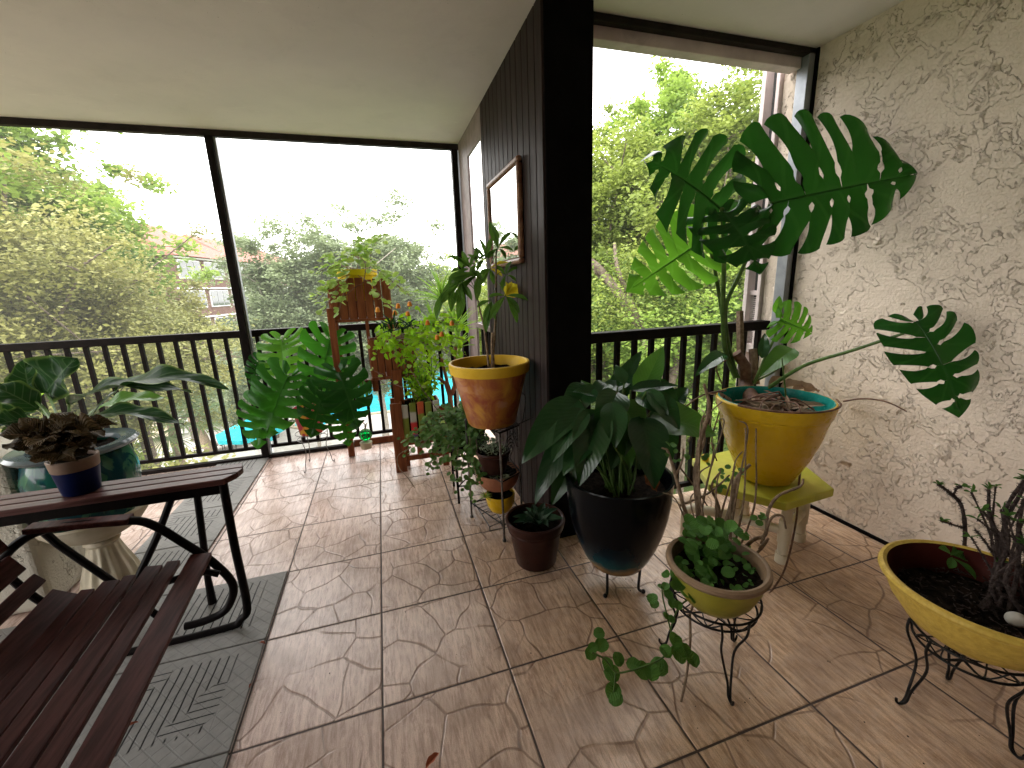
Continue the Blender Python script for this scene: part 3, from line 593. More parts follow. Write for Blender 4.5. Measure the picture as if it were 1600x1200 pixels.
# ------------------------------------------------------------------ wire stands
def wire_stand(c, top, rt, rf, label, angs, cat='plant stand', mat='iron', foot=.02, band=.035, double=True, net=True, th=.004, ext=0):
    w = thing('plant_stand', (c[0], c[1], 0), label, cat)
    ring = lambda r, z, k=40: [(c[0]+r*math.cos(2*PI*i/k), c[1]+r*math.sin(2*PI*i/k), z) for i in range(k+1)]
    MB().tube(ring(rt, top), th, 7, False).tube(ring(rt*.93, top-band), th, 7, False).build('ring', mat, w)
    if net:
        g = MB()
        for i in range(9):
            a = 2*PI*i/9
            for s_ in (1, -1):
                p = [(c[0]+rt*math.cos(a), c[1]+rt*math.sin(a), top), (c[0]+rt*.9*math.cos(a+s_*.35), c[1]+rt*.9*math.sin(a+s_*.35), top-band), (c[0]+rt*.35*math.cos(a+s_*1.1), c[1]+rt*.35*math.sin(a+s_*1.1), top-band-.008)]
                g.tube(spline(p, 4), th*.6, 5, False)
        g.tube(ring(rt*.35, top-band-.008, 20), th*.6, 5, False); g.build('basket', mat, w)
    for a in angs:
        l = MB(); u = V((math.cos(a), math.sin(a), 0)); C0 = V((c[0], c[1], 0)); sdv = V((-u.y, u.x, 0))
        for s_ in ((-1, 1) if double else (0,)):
            p = [C0+u*rt*.98+sdv*(s_*.045)+V((0,0,top+ext)), C0+u*(rt*1.0)+sdv*(s_*.04)+V((0,0,top*.85)), C0+u*(rt*.80)+sdv*(s_*.022)+V((0,0,top*.55)), C0+u*(rf*.92)+sdv*(s_*.006)+V((0,0,top*.22)), C0+u*(rf*.97)+sdv*(s_*.004)+V((0,0,.02)), C0+u*(rf+foot*.5)+V((0,0,.005)), C0+u*(rf+foot)+V((0,0,.012)), C0+u*(rf+foot*1.1)+V((0,0,.024))]
            l.tube(spline(p, 5), th, 7)
        l.build('leg', mat, w)
    return w

# ------------------------------------------------------------------ hero monstera on the hexagonal stool
w = thing('hexagonal_stool', (1.98, .375, 0), 'lime yellow hexagonal stool with ivory pipe legs under the big monstera', 'stool')
hx = [(1.98+.335*math.cos(math.radians(-116+60*k)), .375+.335*math.sin(math.radians(-116+60*k))) for k in range(6)]
mb = MB(); mb.add([(x, y, .330) for x, y in hx]+[(x, y, .372) for x, y in hx], [(5,4,3,2,1,0), (6,7,8,9,10,11)]+[(i, (i+1) % 6, (i+1) % 6+6, i+6) for i in range(6)])
bevel(mb.build('seat', 'lime', w, smooth=False), .006, 3)
def pipe(p, q, r=.024): return MB().tube([p, q], r, 20)
LG = [(1.925,.135), (2.17,.24), (2.12,.56), (1.80,.33)]
for x, y in LG:
    l = MB().tube([(x,y,.001),(x,y,.05)], .03, 20).tube([(x,y,.0505),(x,y,.11)], .024, 20).tube([(x,y,.1105),(x,y,.23)], .0295, 20).tube([(x,y,.2305),(x,y,.3295)], .024, 20)
    l.build('leg', 'pipe', w)
cr = MB()
for (a, b_) in ((LG[0], LG[3]), (LG[0], LG[1]), (LG[3], LG[2]), (LG[1], LG[2])):
    cr.tube([(a[0], a[1], .172), (b_[0], b_[1], .172)], .022, 16)
cr.tube([(1.80,.33,.172), (1.66,.47,.172), (1.64,.5,.14)], .026, 16).tube([(1.64,.5,.15),(1.64,.5,.001)], .025, 16)
cr.build('cross_pipe', 'pipe', w)
HC = V((1.965, .31, .374))
w = thing('big_monstera_plant', HC, 'big monstera in a glossy yellow pot with teal lined rim on the stool', 'potted plant')
MB().lathe([(.001,0),(.105,0),(.118,.006),(.148,.06),(.187,.15),(.22,.25),(.243,.35),(.247,.357),(.247,.364),(.252,.368),(.262,.41),(.262,.425),(.256,.431),(.250,.431),(.246,.40)], HC, 72).build('pot', 'yellow', w)
MB().lathe([(.246,.4),(.2505,.4315),(.2455,.4325),(.238,.38),(.232,.33),(.22,.31)], HC, 72).build('liner', 'teal', w)
soil_disc(.232, .345, HC, w, amp=.022)
dl = MB()
for i in range(46):
    a = random.uniform(0, 2*PI); r = random.uniform(0, .19); b_ = HC+V((r*math.cos(a), r*math.sin(a), .35+random.uniform(.0, .03)))
    leaf(dl, b_, b_+V((random.uniform(-.12,.12), random.uniform(-.12,.12), random.uniform(-.02,.06))), (random.gauss(0,1), random.gauss(0,1), 1), random.uniform(.012, .045), 'lance', .4, .3, .1, 7, 1)
for i in range(4):
    b_ = D(1200+18*i, 605+4*i, 2.32); leaf(dl, b_, b_+V((.13, random.uniform(-.05,.02), random.uniform(.0,.04)-.02)), (0,-.4,1), .06, 'lance', .5, .5, .1, 9, 2)
dl.build('dry_leaves', leafmat('pale_dead_leaf', (.24, .15, .09), (.42, .31, .22), (.3,.2,.14), .1, rough=.7), w)
top = D(1140, 540, 2.40); crown = D(1158, 585, 2.42)
MB().tube(spline([HC+V((-.06,0,.33)), D(1166,605,2.42), D(1163,572,2.42), D(1150,552,2.41)], 5), [.04]*6+[.035]*5+[.028]*5, 12).build('trunk', 'root', w)
MB().tube([D(1157,560,2.47), D(1156,486,2.46)], [.02,.019], 4).tube([D(1180,600,2.45), D(1176,545,2.44)], [.024,.022], 7).build('stake', 'bark', w)
pet = MB()
def petiole(pts, r0=.012, r1=.007): sp_ = spline(pts, 6); pet.tube(sp_, [r0+(r1-r0)*i/(len(sp_)-1) for i in range(len(sp_))], 9)
petiole([D(1150,590,2.42), D(1133,545,2.40), D(1130,480,2.3), D(1131,400,2.15), D(1128,325,1.98)], .016, .009)
petiole([D(1150,585,2.42), D(1138,540,2.41), D(1134,480,2.3), D(1160,420,2.15), D(1203,320,1.94)], .014, .009)
petiole([D(1145,570,2.44), D(1133,520,2.42), D(1122,450,2.35), D(1112,398,2.28), D(1100,378,2.25)], .012, .008)
petiole([D(1195,610,2.35), D(1255,572,2.15), D(1330,548,1.95), D(1412,521,1.78)], .011, .006)
petiole([D(1178,600,2.4), D(1195,560,2.38), D(1210,528,2.35), D(1216,505,2.33)], .009, .005)
petiole([D(1170,600,2.42), D(1210,580,2.38), D(1240,552,2.35)], .007, .004); petiole([D(1155,590,2.42), D(1140,565,2.4), D(1133,553,2.4)], .007, .004)
petiole([D(1230,640,2.2), D(1226,600,2.2), D(1222,560,2.22)], .005, .003)
pet.build('petioles', 'stem', w)
tc_ = lambda dx=0, dz=0: V((-CC.x+dx, -CC.y, -CC.z+dz))      # faces the balcony
monstera(D(1204,318,1.93), D(1432,272,1.84), (-CC.x,-CC.y,-CC.z+.05), .66, 8, .44, .08, .03, .26, gapw=.13, mat='mon', parent=w, seed=3, lower=1.22, upper=.80)
monstera(D(1126,326,1.99), D(1012,248,1.88), (-CC.x+.1,-CC.y,-CC.z+.15), .66, 7, .20, .15, .08, .34, gapw=.17, mat='mon', parent=w, seed=5, lower=.95, upper=1.0)
monstera(D(1128,330,1.96), D(1188,424,1.84), (-.25,-1,.3), .38, 6, .26, .25, .0, .2, gapw=.15, mat='mon', parent=w, seed=8)
monstera(D(1104,372,2.26), D(984,452,2.18), (-.2,-1,.3), .44, 8, .36, .12, .05, .2, mat='monlite', parent=w, seed=11)
monstera(D(1218,500,2.33), D(1268,520,2.28), (-.3,-1,.2), .26, 5, .30, .2, .05, .25, mat='monlite', parent=w, seed=13)
monstera(D(1432,502,1.78), D(1500,648,1.70), (-.55,-1,.10), .31, 7, .26, .30, -.05, .16, gapw=.15, mat='mon', parent=w, seed=15)
for b_, t_, mt, wd in (((1133,553,2.38),(1086,588,2.3),'lily',.09), ((1240,545,2.34),(1186,590,2.3),'lilylite',.12), ((1212,490,2.36),(1218,462,2.36),'monlite',.05), ((1190,560,2.36),(1195,520,2.4),'lily',.06)):
    mb = MB(); leaf(mb, D(*b_), D(*t_), (-.3,-.6,1), wd, 'ovate', .3, .2, .05, 12, 2); mb.build('young_leaf', mt, w)
ro = MB()
def root(pts, r=.005, r1=None, mbx=None): sp_ = spline(pts, 6); (mbx or ro).tube(sp_, [r+((r1 or r*.7)-r)*i/(len(sp_)-1) for i in range(len(sp_))], 7)
rim_pt = lambda a, dz=0, k=1.02: HC+V((.262*k*math.cos(a), .262*k*math.sin(a), .434+dz))
root([rim_pt(a) for a in (3.3, 3.7, 4.1, 4.5, 4.9, 5.3, 5.7)], .006)
root([D(1225,638,2.13), D(1222,690,2.17), D(1212,725,2.22), D(1180,740,2.27), D(1155,745,2.33)], .006, .005)
hr = MB(); root([D(1236,641,2.12), D(1252,700,2.14), D(1248,760,2.1), D(1243,820,2.08), D(1226,890,2.0), D(1200,930,1.9)], .006, .004, hr); hr.build('hanging_root', 'root', w)
root([D(1318,627,2.33), D(1350,623,2.2), D(1385,628,2.1), D(1417,643,2.05)], .005, .003)
root([D(1135,610,2.2), D(1105,615,2.25), D(1085,625,2.3), D(1066,640,2.3)], .005, .004)
root([D(1132,618,2.18), D(1122,650,2.2), D(1112,690,2.25), D(1120,720,2.3)], .004, .003)
root([D(1128,600,2.4), D(1120,570,2.4), D(1150,560,2.42)], .004, .004)
for i in range(16):
    a = random.uniform(0, 2*PI); p = HC+V((.03,0,.40)); q = HC+V((.2*math.cos(a), .2*math.sin(a), .37)); root([p+V((0,0,random.uniform(-.02,.06))), (p+q)/2+V((random.uniform(-.03,.03), random.uniform(-.03,.03), random.uniform(.0,.05))), q], .004, .003)
ro.build('aerial_roots', 'root', w)
# small orange ball cap lying on the stool
o = MB().lathe([(.001,0),(.018,0),(.02,.006),(.02,.026),(.017,.032),(.001,.033)], (1.84,.60,.373), 24).build('jar_lid', 'yellowrim'); tag(o, 'small orange cap standing on the stool behind the yellow pot', 'cap')

# ------------------------------------------------------------------ peace lily in big black blue pot
BC = V((1.085, .30, .055))
w = thing('plant_stand', (BC.x-.01, BC.y, 0), 'low black iron stand carrying the black and blue pot', 'plant stand')
MB().tube([(BC.x+.118*math.cos(2*PI*i/36), BC.y+.118*math.sin(2*PI*i/36), .118) for i in range(37)], .005, 7, False).build('ring', 'iron', w)
for a in (math.radians(k) for k in (-140, -62, 20, 110)):
    ux_, uy_ = math.cos(a), math.sin(a)
    MB().tube(spline([(BC.x+ux_*.125, BC.y+uy_*.125, .16), (BC.x+ux_*.122, BC.y+uy_*.122, .10), (BC.x+ux_*.118, BC.y+uy_*.118, .03), (BC.x+ux_*.122, BC.y+uy_*.122, .008), (BC.x+ux_*.14, BC.y+uy_*.14, .008)], 5), .0065, 8).ball((BC.x+ux_*.143, BC.y+uy_*.143, .010), .010, 8).build('leg', 'iron', w)
w = thing('peace_lily_plant', BC, 'peace lily with broad ribbed leaves in a black and blue glazed pot', 'potted plant')
BC.z = .085
MB().lathe(pot_profile('egg', .238, .100, .465), BC, 72).build('pot', 'bigpot', w, origin=BC)
soil_disc(.215, .39, BC, w, amp=.012)
LL = [((955,628,1.88),(962,700,1.78),.12,'lily'), ((912,640,1.9),(862,725,1.8),.13,'lily'), ((1010,612,1.92),(1062,672,1.85),.12,'lily'), ((925,660,2.05),(900,740,2.0),.11,'lily'), ((938,618,1.98),(895,612,1.95),.09,'lily'), ((975,600,2.0),(962,570,2.05),.07,'lily'), ((990,700,1.95),(1000,735,1.9),.09,'lily'), ((930,700,2.0),(945,742,1.95),.08,'lily'), ((948,640,1.9),(925,715,1.82),.13,'lily'), ((970,628,1.95),(1000,690,1.85),.14,'lilylite'), ((940,612,2.1),(985,600,2.1),.1,'lily'), ((890,640,2.0),(845,690,1.95),.13,'lily'), ((1005,600,2.1),(1062,640,2.0),.12,'lily'), ((980,590,2.15),(1012,575,2.15),.08,'lilylite'), ((905,625,1.95),(815,725,1.85),.17,'lily'), ((903,655,1.98),(835,790,1.9),.13,'lily'), ((935,640,1.9),(905,760,1.8),.17,'lily'), ((925,605,2.0),(880,660,1.95),.15,'lily'),
      ((1000,618,2.05),(1036,542,2.1),.13,'lilylite'), ((965,605,2.05),(1003,548,2.08),.07,'lily'), ((1015,652,1.95),(1120,682,1.85),.20,'lilylite'), ((1000,650,1.88),(1022,765,1.75),.18,'lily'),
      ((962,655,1.9),(985,732,1.82),.11,'lilylite'), ((995,620,1.95),(1045,650,1.85),.12,'lily'), ((1045,640,2.1),(1075,605,2.1),.10,'lily'), ((965,612,1.95),(930,690,1.85),.15,'lily'),
      ((985,610,2.0),(1060,603,2.0),.08,'lily'), ((908,700,2.0),(862,790,1.95),.13,'lily'), ((930,625,2.05),(908,594,2.1),.07,'lilylite'), ((950,600,2.1),(925,630,2.0),.1,'lily'), ((985,640,1.95),(955,735,1.82),.14,'lily'),
      ((1020,640,2.0),(1050,720,1.95),.13,'lily'), ((890,680,2.05),(868,730,2.0),.1,'lily'), ((955,640,2.1),(990,560,2.2),.12,'lily'), ((930,670,1.92),(880,745,1.8),.14,'lily')]
st = MB(); c0 = BC+V((0, 0, .38))
for b_, t_, wd, mt in LL:
    bb, tt = D(*b_), D(*t_); mb = MB(); leaf(mb, bb, tt, (-.15+random.uniform(-.2,.2), -.6, 1), wd*.98, 'ovate' if wd > .12 else 'lance', .35 if t_[1] > b_[1] else .12, random.uniform(.1,.3), .025, 16, 3, twist=random.uniform(-.3,.3)); mb.build('leaf', mt, w, origin=bb)
    c1 = c0+V((random.uniform(-.05,.05), random.uniform(-.05,.05), 0)); st.tube(bez(c1, (c1+bb)/2+V((0,0,.10)), bb, 8), [.006]*4+[.0045]*5, 6)
for i in range(16):
    c1 = c0+V((random.uniform(-.07,.07), random.uniform(-.07,.07), 0)); st.tube(bez(c1, c1+V((random.uniform(-.08,.08), 0, .1)), c1+V((random.uniform(-.12,.12), random.uniform(-.1,.1), random.uniform(.15,.26)))), .004, 5)
st.build('stems', 'stem', w)
mb = MB(); leaf(mb, D(1008,742,1.80), D(1026,768,1.78), (-.15,-.6,1), .07, 'ovate', .3, .3, .1, 12, 3); mb.build('scorched_tip', leafmat('scorched_leaf', (.16,.05,.015), (.34,.12,.03), (.2,.08,.03), .15, rough=.6), w)

# ------------------------------------------------------------------ brown pot on the floor
w = thing('brown_pot_plant', (.775, .57, 0), 'small striped leaf plant in a brown moulded pot on the floor', 'potted plant')
MB().lathe([(.001,0),(.098,0),(.103,.006),(.132,.185),(.14,.19),(.138,.2),(.145,.205),(.152,.235),(.150,.246),(.142,.25),(.134,.246),(.13,.2),(.12,.12)], (.775,.57,.001), 64, wob=lambda a, z: 1+(.012*math.sin(a*18)*math.sin(z*60) if .07 < z < .15 else 0)).build('pot', 'brownpot', w)
soil_disc(.128, .19, (.775,.57,.001), w)
for i in range(15):
    a = -.4+i*2.4; L = random.uniform(.09, .17); b_ = V((.785,.56,.2)); u = V((math.cos(a), math.sin(a), random.uniform(.25,.9))); mb = MB(); leaf(mb, b_, b_+u.normalized()*L, (0,-.2,1), L*.36, 'lance', .5, .3, .03, 10, 2); mb.build('leaf', leafmat('striped_dark_leaf', (.014,.04,.02), (.03,.07,.035), (.16,.22,.15), .15, rough=.3, nv=1, veinw=.5) if i == 0 else bpy.data.materials['striped_dark_leaf'], w, origin=b_)

# ------------------------------------------------------------------ green bowl with woody stems and trailing mint
PC = V((1.17, -.215, .275))
wire_stand((PC.x, PC.y), .300, .148, .155, 'black wire basket stand under the olive yellow bowl', [math.radians(a) for a in (-107, 14, 134)])
w = thing('trailing_bowl_plant', PC, 'olive yellow bowl with bare woody stems and a trailing round leaved vine', 'potted plant')
MB().lathe([(.001,0),(.09,0),(.1,.006),(.126,.04),(.147,.09),(.154,.13)], PC, 64).build('pot', 'ybowl', w)
MB().lathe([(.154,.13),(.164,.135),(.170,.145),(.168,.155),(.160,.160),(.151,.158),(.146,.145),(.138,.10)], PC, 64).build('rim', 'terrarim', w)
soil_disc(.145, .118, PC, w, amp=.012)
wd_ = MB()
def twig(pts, r0, r1, dep=None): sp_ = spline([D(*p) for p in pts], 6); wd_.tube(sp_, [r0+(r1-r0)*i/(len(sp_)-1)+random.uniform(-.0006,.0006) for i in range(len(sp_))], 8)
twig([(1098,875,1.72),(1090,780,1.72),(1092,700,1.74),(1108,640,1.76),(1100,600,1.78)], .013, .006)
twig([(1092,870,1.7),(1068,790,1.7),(1052,730,1.72),(1042,702,1.72)], .010, .005)
twig([(1042,702,1.72),(1034,700,1.72)], .005, .003); twig([(1056,742,1.71),(1066,720,1.72),(1068,700,1.73)], .005, .003)
twig([(1110,880,1.66),(1140,800,1.66),(1150,750,1.67),(1172,726,1.68)], .011, .006)
twig([(1098,860,1.76),(1088,780,1.78),(1086,730,1.8),(1100,690,1.82),(1098,655,1.84)], .009, .004)
twig([(1115,870,1.8),(1124,800,1.8),(1112,760,1.82),(1128,735,1.8)], .008, .004)
twig([(1130,900,1.62),(1130,840,1.64),(1118,790,1.68)], .007, .004)
twig([(1140,880,1.66),(1175,845,1.62),(1196,835,1.6),(1200,800,1.6),(1216,775,1.6),(1250,760,1.62),(1255,748,1.63)], .008, .004)
twig([(1190,850,1.6),(1205,810,1.58),(1222,806,1.58),(1228,826,1.58)], .006, .003)
twig([(1150,890,1.62),(1185,862,1.6),(1200,842,1.58),(1186,858,1.57)], .006, .004)
twig([(1076,690,1.9),(1092,660,1.95),(1128,628,2.0)], .005, .003); twig([(1090,700,1.9),(1110,660,1.95),(1106,625,2.0)], .004, .003)
twig([(1142,915,1.52),(1146,925,1.5),(1140,945,1.48)], .006, .005); twig([(1156,912,1.5),(1160,925,1.49)], .005, .004)
twig([(1110,900,1.52),(1090,930,1.49),(1078,960,1.47)], .005, .004)
twig([(1078,960,1.47),(1078,1010,1.46),(1070,1070,1.44),(1056,1125,1.42)], .005, .0035)
twig([(1062,790,1.76),(1108,770,1.72),(1140,742,1.7)], .005, .003); twig([(1062,730,1.9),(1085,760,1.9),(1105,790,1.9)], .004, .003)
for k in range(12):
    u0, v0 = random.uniform(1085,1150), random.uniform(860,900); u1, v1 = u0+random.uniform(-60,50), random.uniform(640,790); dq = random.uniform(1.58,1.72)
    twig([(u0,v0,dq),((u0+u1)/2+random.uniform(-18,18),(v0+v1)/2,dq+.03),(u1,v1,dq+.05),(u1+random.uniform(-25,25),v1-random.uniform(5,30),dq+.06)], .0045, .002)
wd_.build('woody_stems', 'bark', w)
lf = MB(); vn = MB()
def rleaf(c, sz, up=None, mbx=None):
    a = random.uniform(0, 2*PI); n = V((random.gauss(-.1,.45), random.gauss(-.45,.4), 1.0)) if up is None else V(up); n.normalize(); q = n.orthogonal().normalized(); q.rotate(Matrix.Rotation(a, 3, n)); c = V(c)
    leaf(mbx or lf, c, c+q*sz, n, sz*.85, 'round', .15, random.uniform(0,.2), .03, 8, 2)
for i in range(150):
    v = random.uniform(818, 930); u = random.gauss(1106, 17+(v-818)*.12); rleaf(D(u, v, 1.40+random.uniform(0,.14)+(930-v)/100*.10), random.uniform(.034, .06))
for i in range(38): rleaf(D(random.uniform(1130,1180), random.uniform(835,920), random.uniform(1.5,1.68)), random.uniform(.018, .03))
for u, v, d_ in ((1140,742,1.7),(1128,760,1.72),(1110,715,1.76),(1195,812,1.6),(1050,700,1.72),(1150,735,1.68),(1065,715,1.74)):
    for i in range(5): rleaf(D(u+random.uniform(-12,12), v+random.uniform(-8,8), d_), random.uniform(.018,.03))
for q in range(60):
    a = random.uniform(0, 2*PI); p = PC+V((.12*math.cos(a)*random.random()**.5, .12*math.sin(a), .14)); rleaf(p, random.uniform(.012,.03))
vine = [(1078,935,1.50),(1060,950,1.46),(1048,985,1.42),(1052,1010,1.40),(1035,1028,1.38),(1010,1040,1.37),(985,1048,1.36),(962,1050,1.36),(945,1030,1.36),(925,1020,1.36)]
sp_ = spline([D(*p) for p in vine], 6); vn.tube(sp_, .003, 6)
b2 = spline([D(1048,985,1.42), D(1042,960,1.42), D(1036,935,1.43), D(1034,915,1.43)], 5); vn.tube(b2, .0025, 6)
vn.tube(spline([D(962,1050,1.36), D(960,1070,1.35), D(958,1085,1.35)], 4), .0025, 6)
big = [(1032,918,.026),(1040,916,.03),(1022,943,.035),(1050,942,.035),(1060,946,.03),(1048,968,.03),(1040,962,.025),(1054,1000,.05),(1060,1022,.06),(1080,1030,.055),(1040,1018,.045),(1030,1042,.06),(1018,1050,.055),(1002,1048,.06),(990,1040,.05),(965,1030,.045),(956,1052,.055),(948,1038,.045),(958,1080,.055),(962,1092,.05),(922,1022,.045),(940,1008,.05),(936,990,.04),(926,1012,.035),(1070,1015,.04)]
for u, v, sz in big:
    n = V((random.gauss(-.1,.25), -.55+random.gauss(0,.2), 1)).normalized(); a = D(u, v, 1.37+random.uniform(-.02,.02)+(1050-v)*.0005); ang = random.uniform(0, 2*PI); q = n.orthogonal().normalized(); q.rotate(Matrix.Rotation(ang, 3, n)); leaf(lf, a-q*sz*.5, a+q*sz*.5, n, sz*.9, 'round', .2, .15, .03, 9, 3)
lf.build('foliage', 'mint', w); vn.build('vine_stems', 'stem', w)

# ------------------------------------------------------------------ wide yellow bowl, crown of thorns
YC = V((1.77, -.62, .292))
wire_stand((YC.x-.0, YC.y-.0), .298, .138, .137, 'black wire stand under the wide speckled yellow bowl', [math.radians(a) for a in (152, 32, -88)], band=.045)
w = thing('thorny_bowl_plant', YC, 'wide speckled yellow bowl with thorny dark branches by the stucco wall', 'potted plant')
MB().lathe([(.001,0),(.10,0),(.115,.004),(.162,.04),(.203,.10),(.226,.155)], YC, 80).build('pot', 'ywide', w)
MB().lathe([(.226,.155),(.236,.162),(.240,.172),(.237,.181),(.228,.185),(.218,.180)], YC, 80).build('rim', 'ywide', w)
MB().lathe([(.218,.18),(.216,.165),(.204,.12),(.185,.08)], YC, 80).build('inside', 'maroon', w)
soil_disc(.190, .095, YC, w, amp=.012)
ch = MB()
for i in range(260):
    a = random.uniform(0, 2*PI); r = .195*math.sqrt(random.random()); p = YC+V((r*math.cos(a), r*math.sin(a), .105+random.uniform(0,.01))); q = V((random.gauss(0,1), random.gauss(0,1), random.gauss(0,.3))).normalized()*random.uniform(.003,.010); ch.bar(p-q, p+q, .003, .002)
ch.build('bark_chips', 'darkbark', w, smooth=False)['kind'] = 'stuff'
o = MB().ball(P(1588,968,'z',.41), .024, 12, (1.15, .95, .78)).build('pebble', 'pebble', w)
bz = [[(1508,935,1.60),(1505,880,1.62),(1508,830,1.62),(1502,790,1.61),(1484,770,1.60),(1466,757,1.59)], [(1540,950,1.5),(1555,890,1.52),(1557,840,1.53),(1546,800,1.53),(1545,765,1.53)], [(1560,960,1.46),(1563,880,1.48),(1570,820,1.49),(1595,770,1.48),(1610,740,1.48)],
      [(1555,870,1.5),(1538,845,1.5),(1524,828,1.5)], [(1575,960,1.42),(1590,890,1.44),(1592,820,1.45),(1600,780,1.46)], [(1570,900,1.47),(1600,890,1.45),(1640,870,1.44)], [(1570,830,1.49),(1600,850,1.5),(1630,840,1.5)],
      [(1506,825,1.62),(1490,820,1.61),(1470,814,1.6)], [(1488,775,1.6),(1495,764,1.6),(1502,760,1.6)], [(1575,955,1.42),(1545,945,1.38),(1535,950,1.36)], [(1590,940,1.4),(1570,930,1.38),(1560,945,1.37)],
      [(1560,900,1.47),(1580,920,1.44),(1620,925,1.42)], [(1563,870,1.48),(1590,860,1.5),(1625,800,1.5)], [(1548,960,1.5),(1530,930,1.52),(1552,900,1.55),(1580,880,1.55)], [(1565,950,1.45),(1550,910,1.42),(1580,880,1.42),(1600,850,1.42)], [(1560,970,1.4),(1545,930,1.4),(1560,905,1.4)], [(1600,960,1.38),(1580,930,1.36),(1572,900,1.36),(1590,870,1.36)], [(1535,960,1.42),(1522,985,1.38),(1530,950,1.44),(1560,920,1.45)], [(1556,845,1.53),(1575,815,1.5),(1580,790,1.5)], [(1568,960,1.5),(1558,900,1.47),(1575,850,1.46),(1570,800,1.46),(1600,750,1.45)]]
for k in range(16):
    u0, v0 = random.uniform(1545,1600), random.uniform(880,950); u1, v1 = random.uniform(1515,1660), random.uniform(735,880); q0 = random.uniform(1.42,1.58)
    bz.append([(u0,v0,q0),((u0+u1)/2+random.uniform(-15,15),(v0+v1)/2+random.uniform(-12,12),q0+random.uniform(-.03,.03)),(u1,v1,q0)])
br = MB(); th_ = MB(); lf = MB()
for bi, pts in enumerate(bz):
    sp_ = spline([D(u, v, q-.15) for u, v, q in pts], 7); r0 = .0068 if len(pts) > 3 else .0036; br.tube(sp_, [r0*(1-.35*i/len(sp_))+random.uniform(-.0008,.0008) for i in range(len(sp_))], 8)
    for i in range(1, len(sp_)):
        for k in range(9):
            p = sp_[i-1].lerp(sp_[i], random.random()); q = V((random.gauss(0,1), random.gauss(0,1), random.gauss(0,1))).normalized(); th_.tube([p+q*r0*.6, p+q*(r0+.006)], [.0011, .0002], 3, False)
    if bi in (0, 1, 2, 4, 7, 8, 5, 6, 12, 13, 14, 18, 19) or bi > 19:
        for k in range(6): e = sp_[-1]; q = V((random.gauss(0,1), random.gauss(0,1), abs(random.gauss(0,.7)))).normalized(); leaf(lf, e, e+q*random.uniform(.014,.032), (0,-.3,1), .011, 'obov', .3, .2, 0, 6, 1)
for a, b_ in (((1486,866,1.58),(1466,856,1.57)), ((1490,872,1.57),(1525,905,1.54)), ((1488,870,1.57),(1482,888,1.55)), ((1490,868,1.57),(1510,875,1.58)), ((1485,868,1.58),(1500,855,1.6))):
    leaf(lf, D(a[0], a[1], a[2]-.15), D(b_[0], b_[1], b_[2]-.15), (-.1,-.6,1), .028, 'obov', .3, .2, .03, 10, 2)
br.build('branches', 'darkbark', w); th_.build('thorns', 'darkbark', w, smooth=False); lf.build('foliage', 'mint', w)

# ------------------------------------------------------------------ marbled pot on the tall stand
SC = (.665, .955)
w = thing('tall_plant_stand', (SC[0], SC[1], 0), 'tall dark metal shelf stand with scrollwork under the marbled pot', 'plant stand')
LGS = [(.665,.785), (.545,1.10), (.80,.87), (.80,1.12)]
for x, y in LGS: MB().tube([(x,y,.0),(x,y,.012)], .011, 8).tube([(x,y,.0125),(x,y,.64)], .0065, 8).build('leg', 'wire', w)
for z in (.641, .36, .10):
    rg = MB()
    for i in range(4):
        order = [0, 1, 3, 2]; a, b_ = LGS[order[i]], LGS[order[(i+1) % 4]]; rg.tube([(a[0], a[1], z), (b_[0], b_[1], z)], .004, 6)
    for i in range(1, 8):
        t = i/8; a = V((*LGS[0], z)).lerp(V((*LGS[1], z)), t); b_ = V((*LGS[2], z)).lerp(V((*LGS[3], z)), t); rg.tube([a, b_], .0018, 5)
    rg.build('shelf', 'iron', w)
sc_ = MB()
for z0_ in (.52, .56):
    for c_, nx in (((.805, .93), 0), ((.805, 1.03), 0), ((.73,.83),1), ((.60,.95),1)):
        pts = [(c_[0]+(0 if not nx else .04*math.cos(a)*(1-a/16)), c_[1]+(.045*math.cos(a)*(1-a/16)), z0_+.045*math.sin(a)*(1-a/16)) for a in np.linspace(0, 9, 30)]; sc_.tube(pts, .0025, 5, False)
sc_.tube(spline([(.83,.90,.64),(.86,.92,.78),(.83,.95,.83),(.865,.97,.92),(.84,.99,.96)],6), .0025, 5); sc_.tube([(.665,.785,.645),(.86,.8,.70)], .003, 5)
sc_.build('scrollwork', 'iron', w)
MC = V((SC[0]+.005, SC[1]+.005, .648))
w = thing('umbrella_leaf_plant', MC, 'palmate leaved young tree in a marbled orange pot with yellow rim', 'potted plant')
MB().lathe([(.001,0),(.125,0),(.135,.01),(.205,.30)], MC, 64).build('pot', marble_pot(), w, origin=MC)
MB().lathe([(.205,.295),(.216,.297),(.218,.31),(.222,.345),(.218,.352),(.208,.352),(.202,.345),(.195,.28)], MC, 64).build('rim', 'yellowrim', w)
soil_disc(.197, .29, MC, w)
dm = 2.42; st = MB()
def stm(pts, r0=.008, r1=.004): sp_ = spline([D(*p) for p in pts], 6); st.tube(sp_, [r0+(r1-r0)*i/(len(sp_)-1) for i in range(len(sp_))], 7)
stm([(768,575,dm),(773,520,dm),(775,470,dm),(775,400,dm),(778,390,dm)], .009, .004); stm([(764,575,dm),(757,515,dm),(750,485,dm),(744,455,dm)], .008, .004)
stm([(771,575,dm),(769,540,dm),(770,520,dm)], .010, .010); st.build('stem', 'bark', w)
st = MB(); lf = MB(); yl = MB()
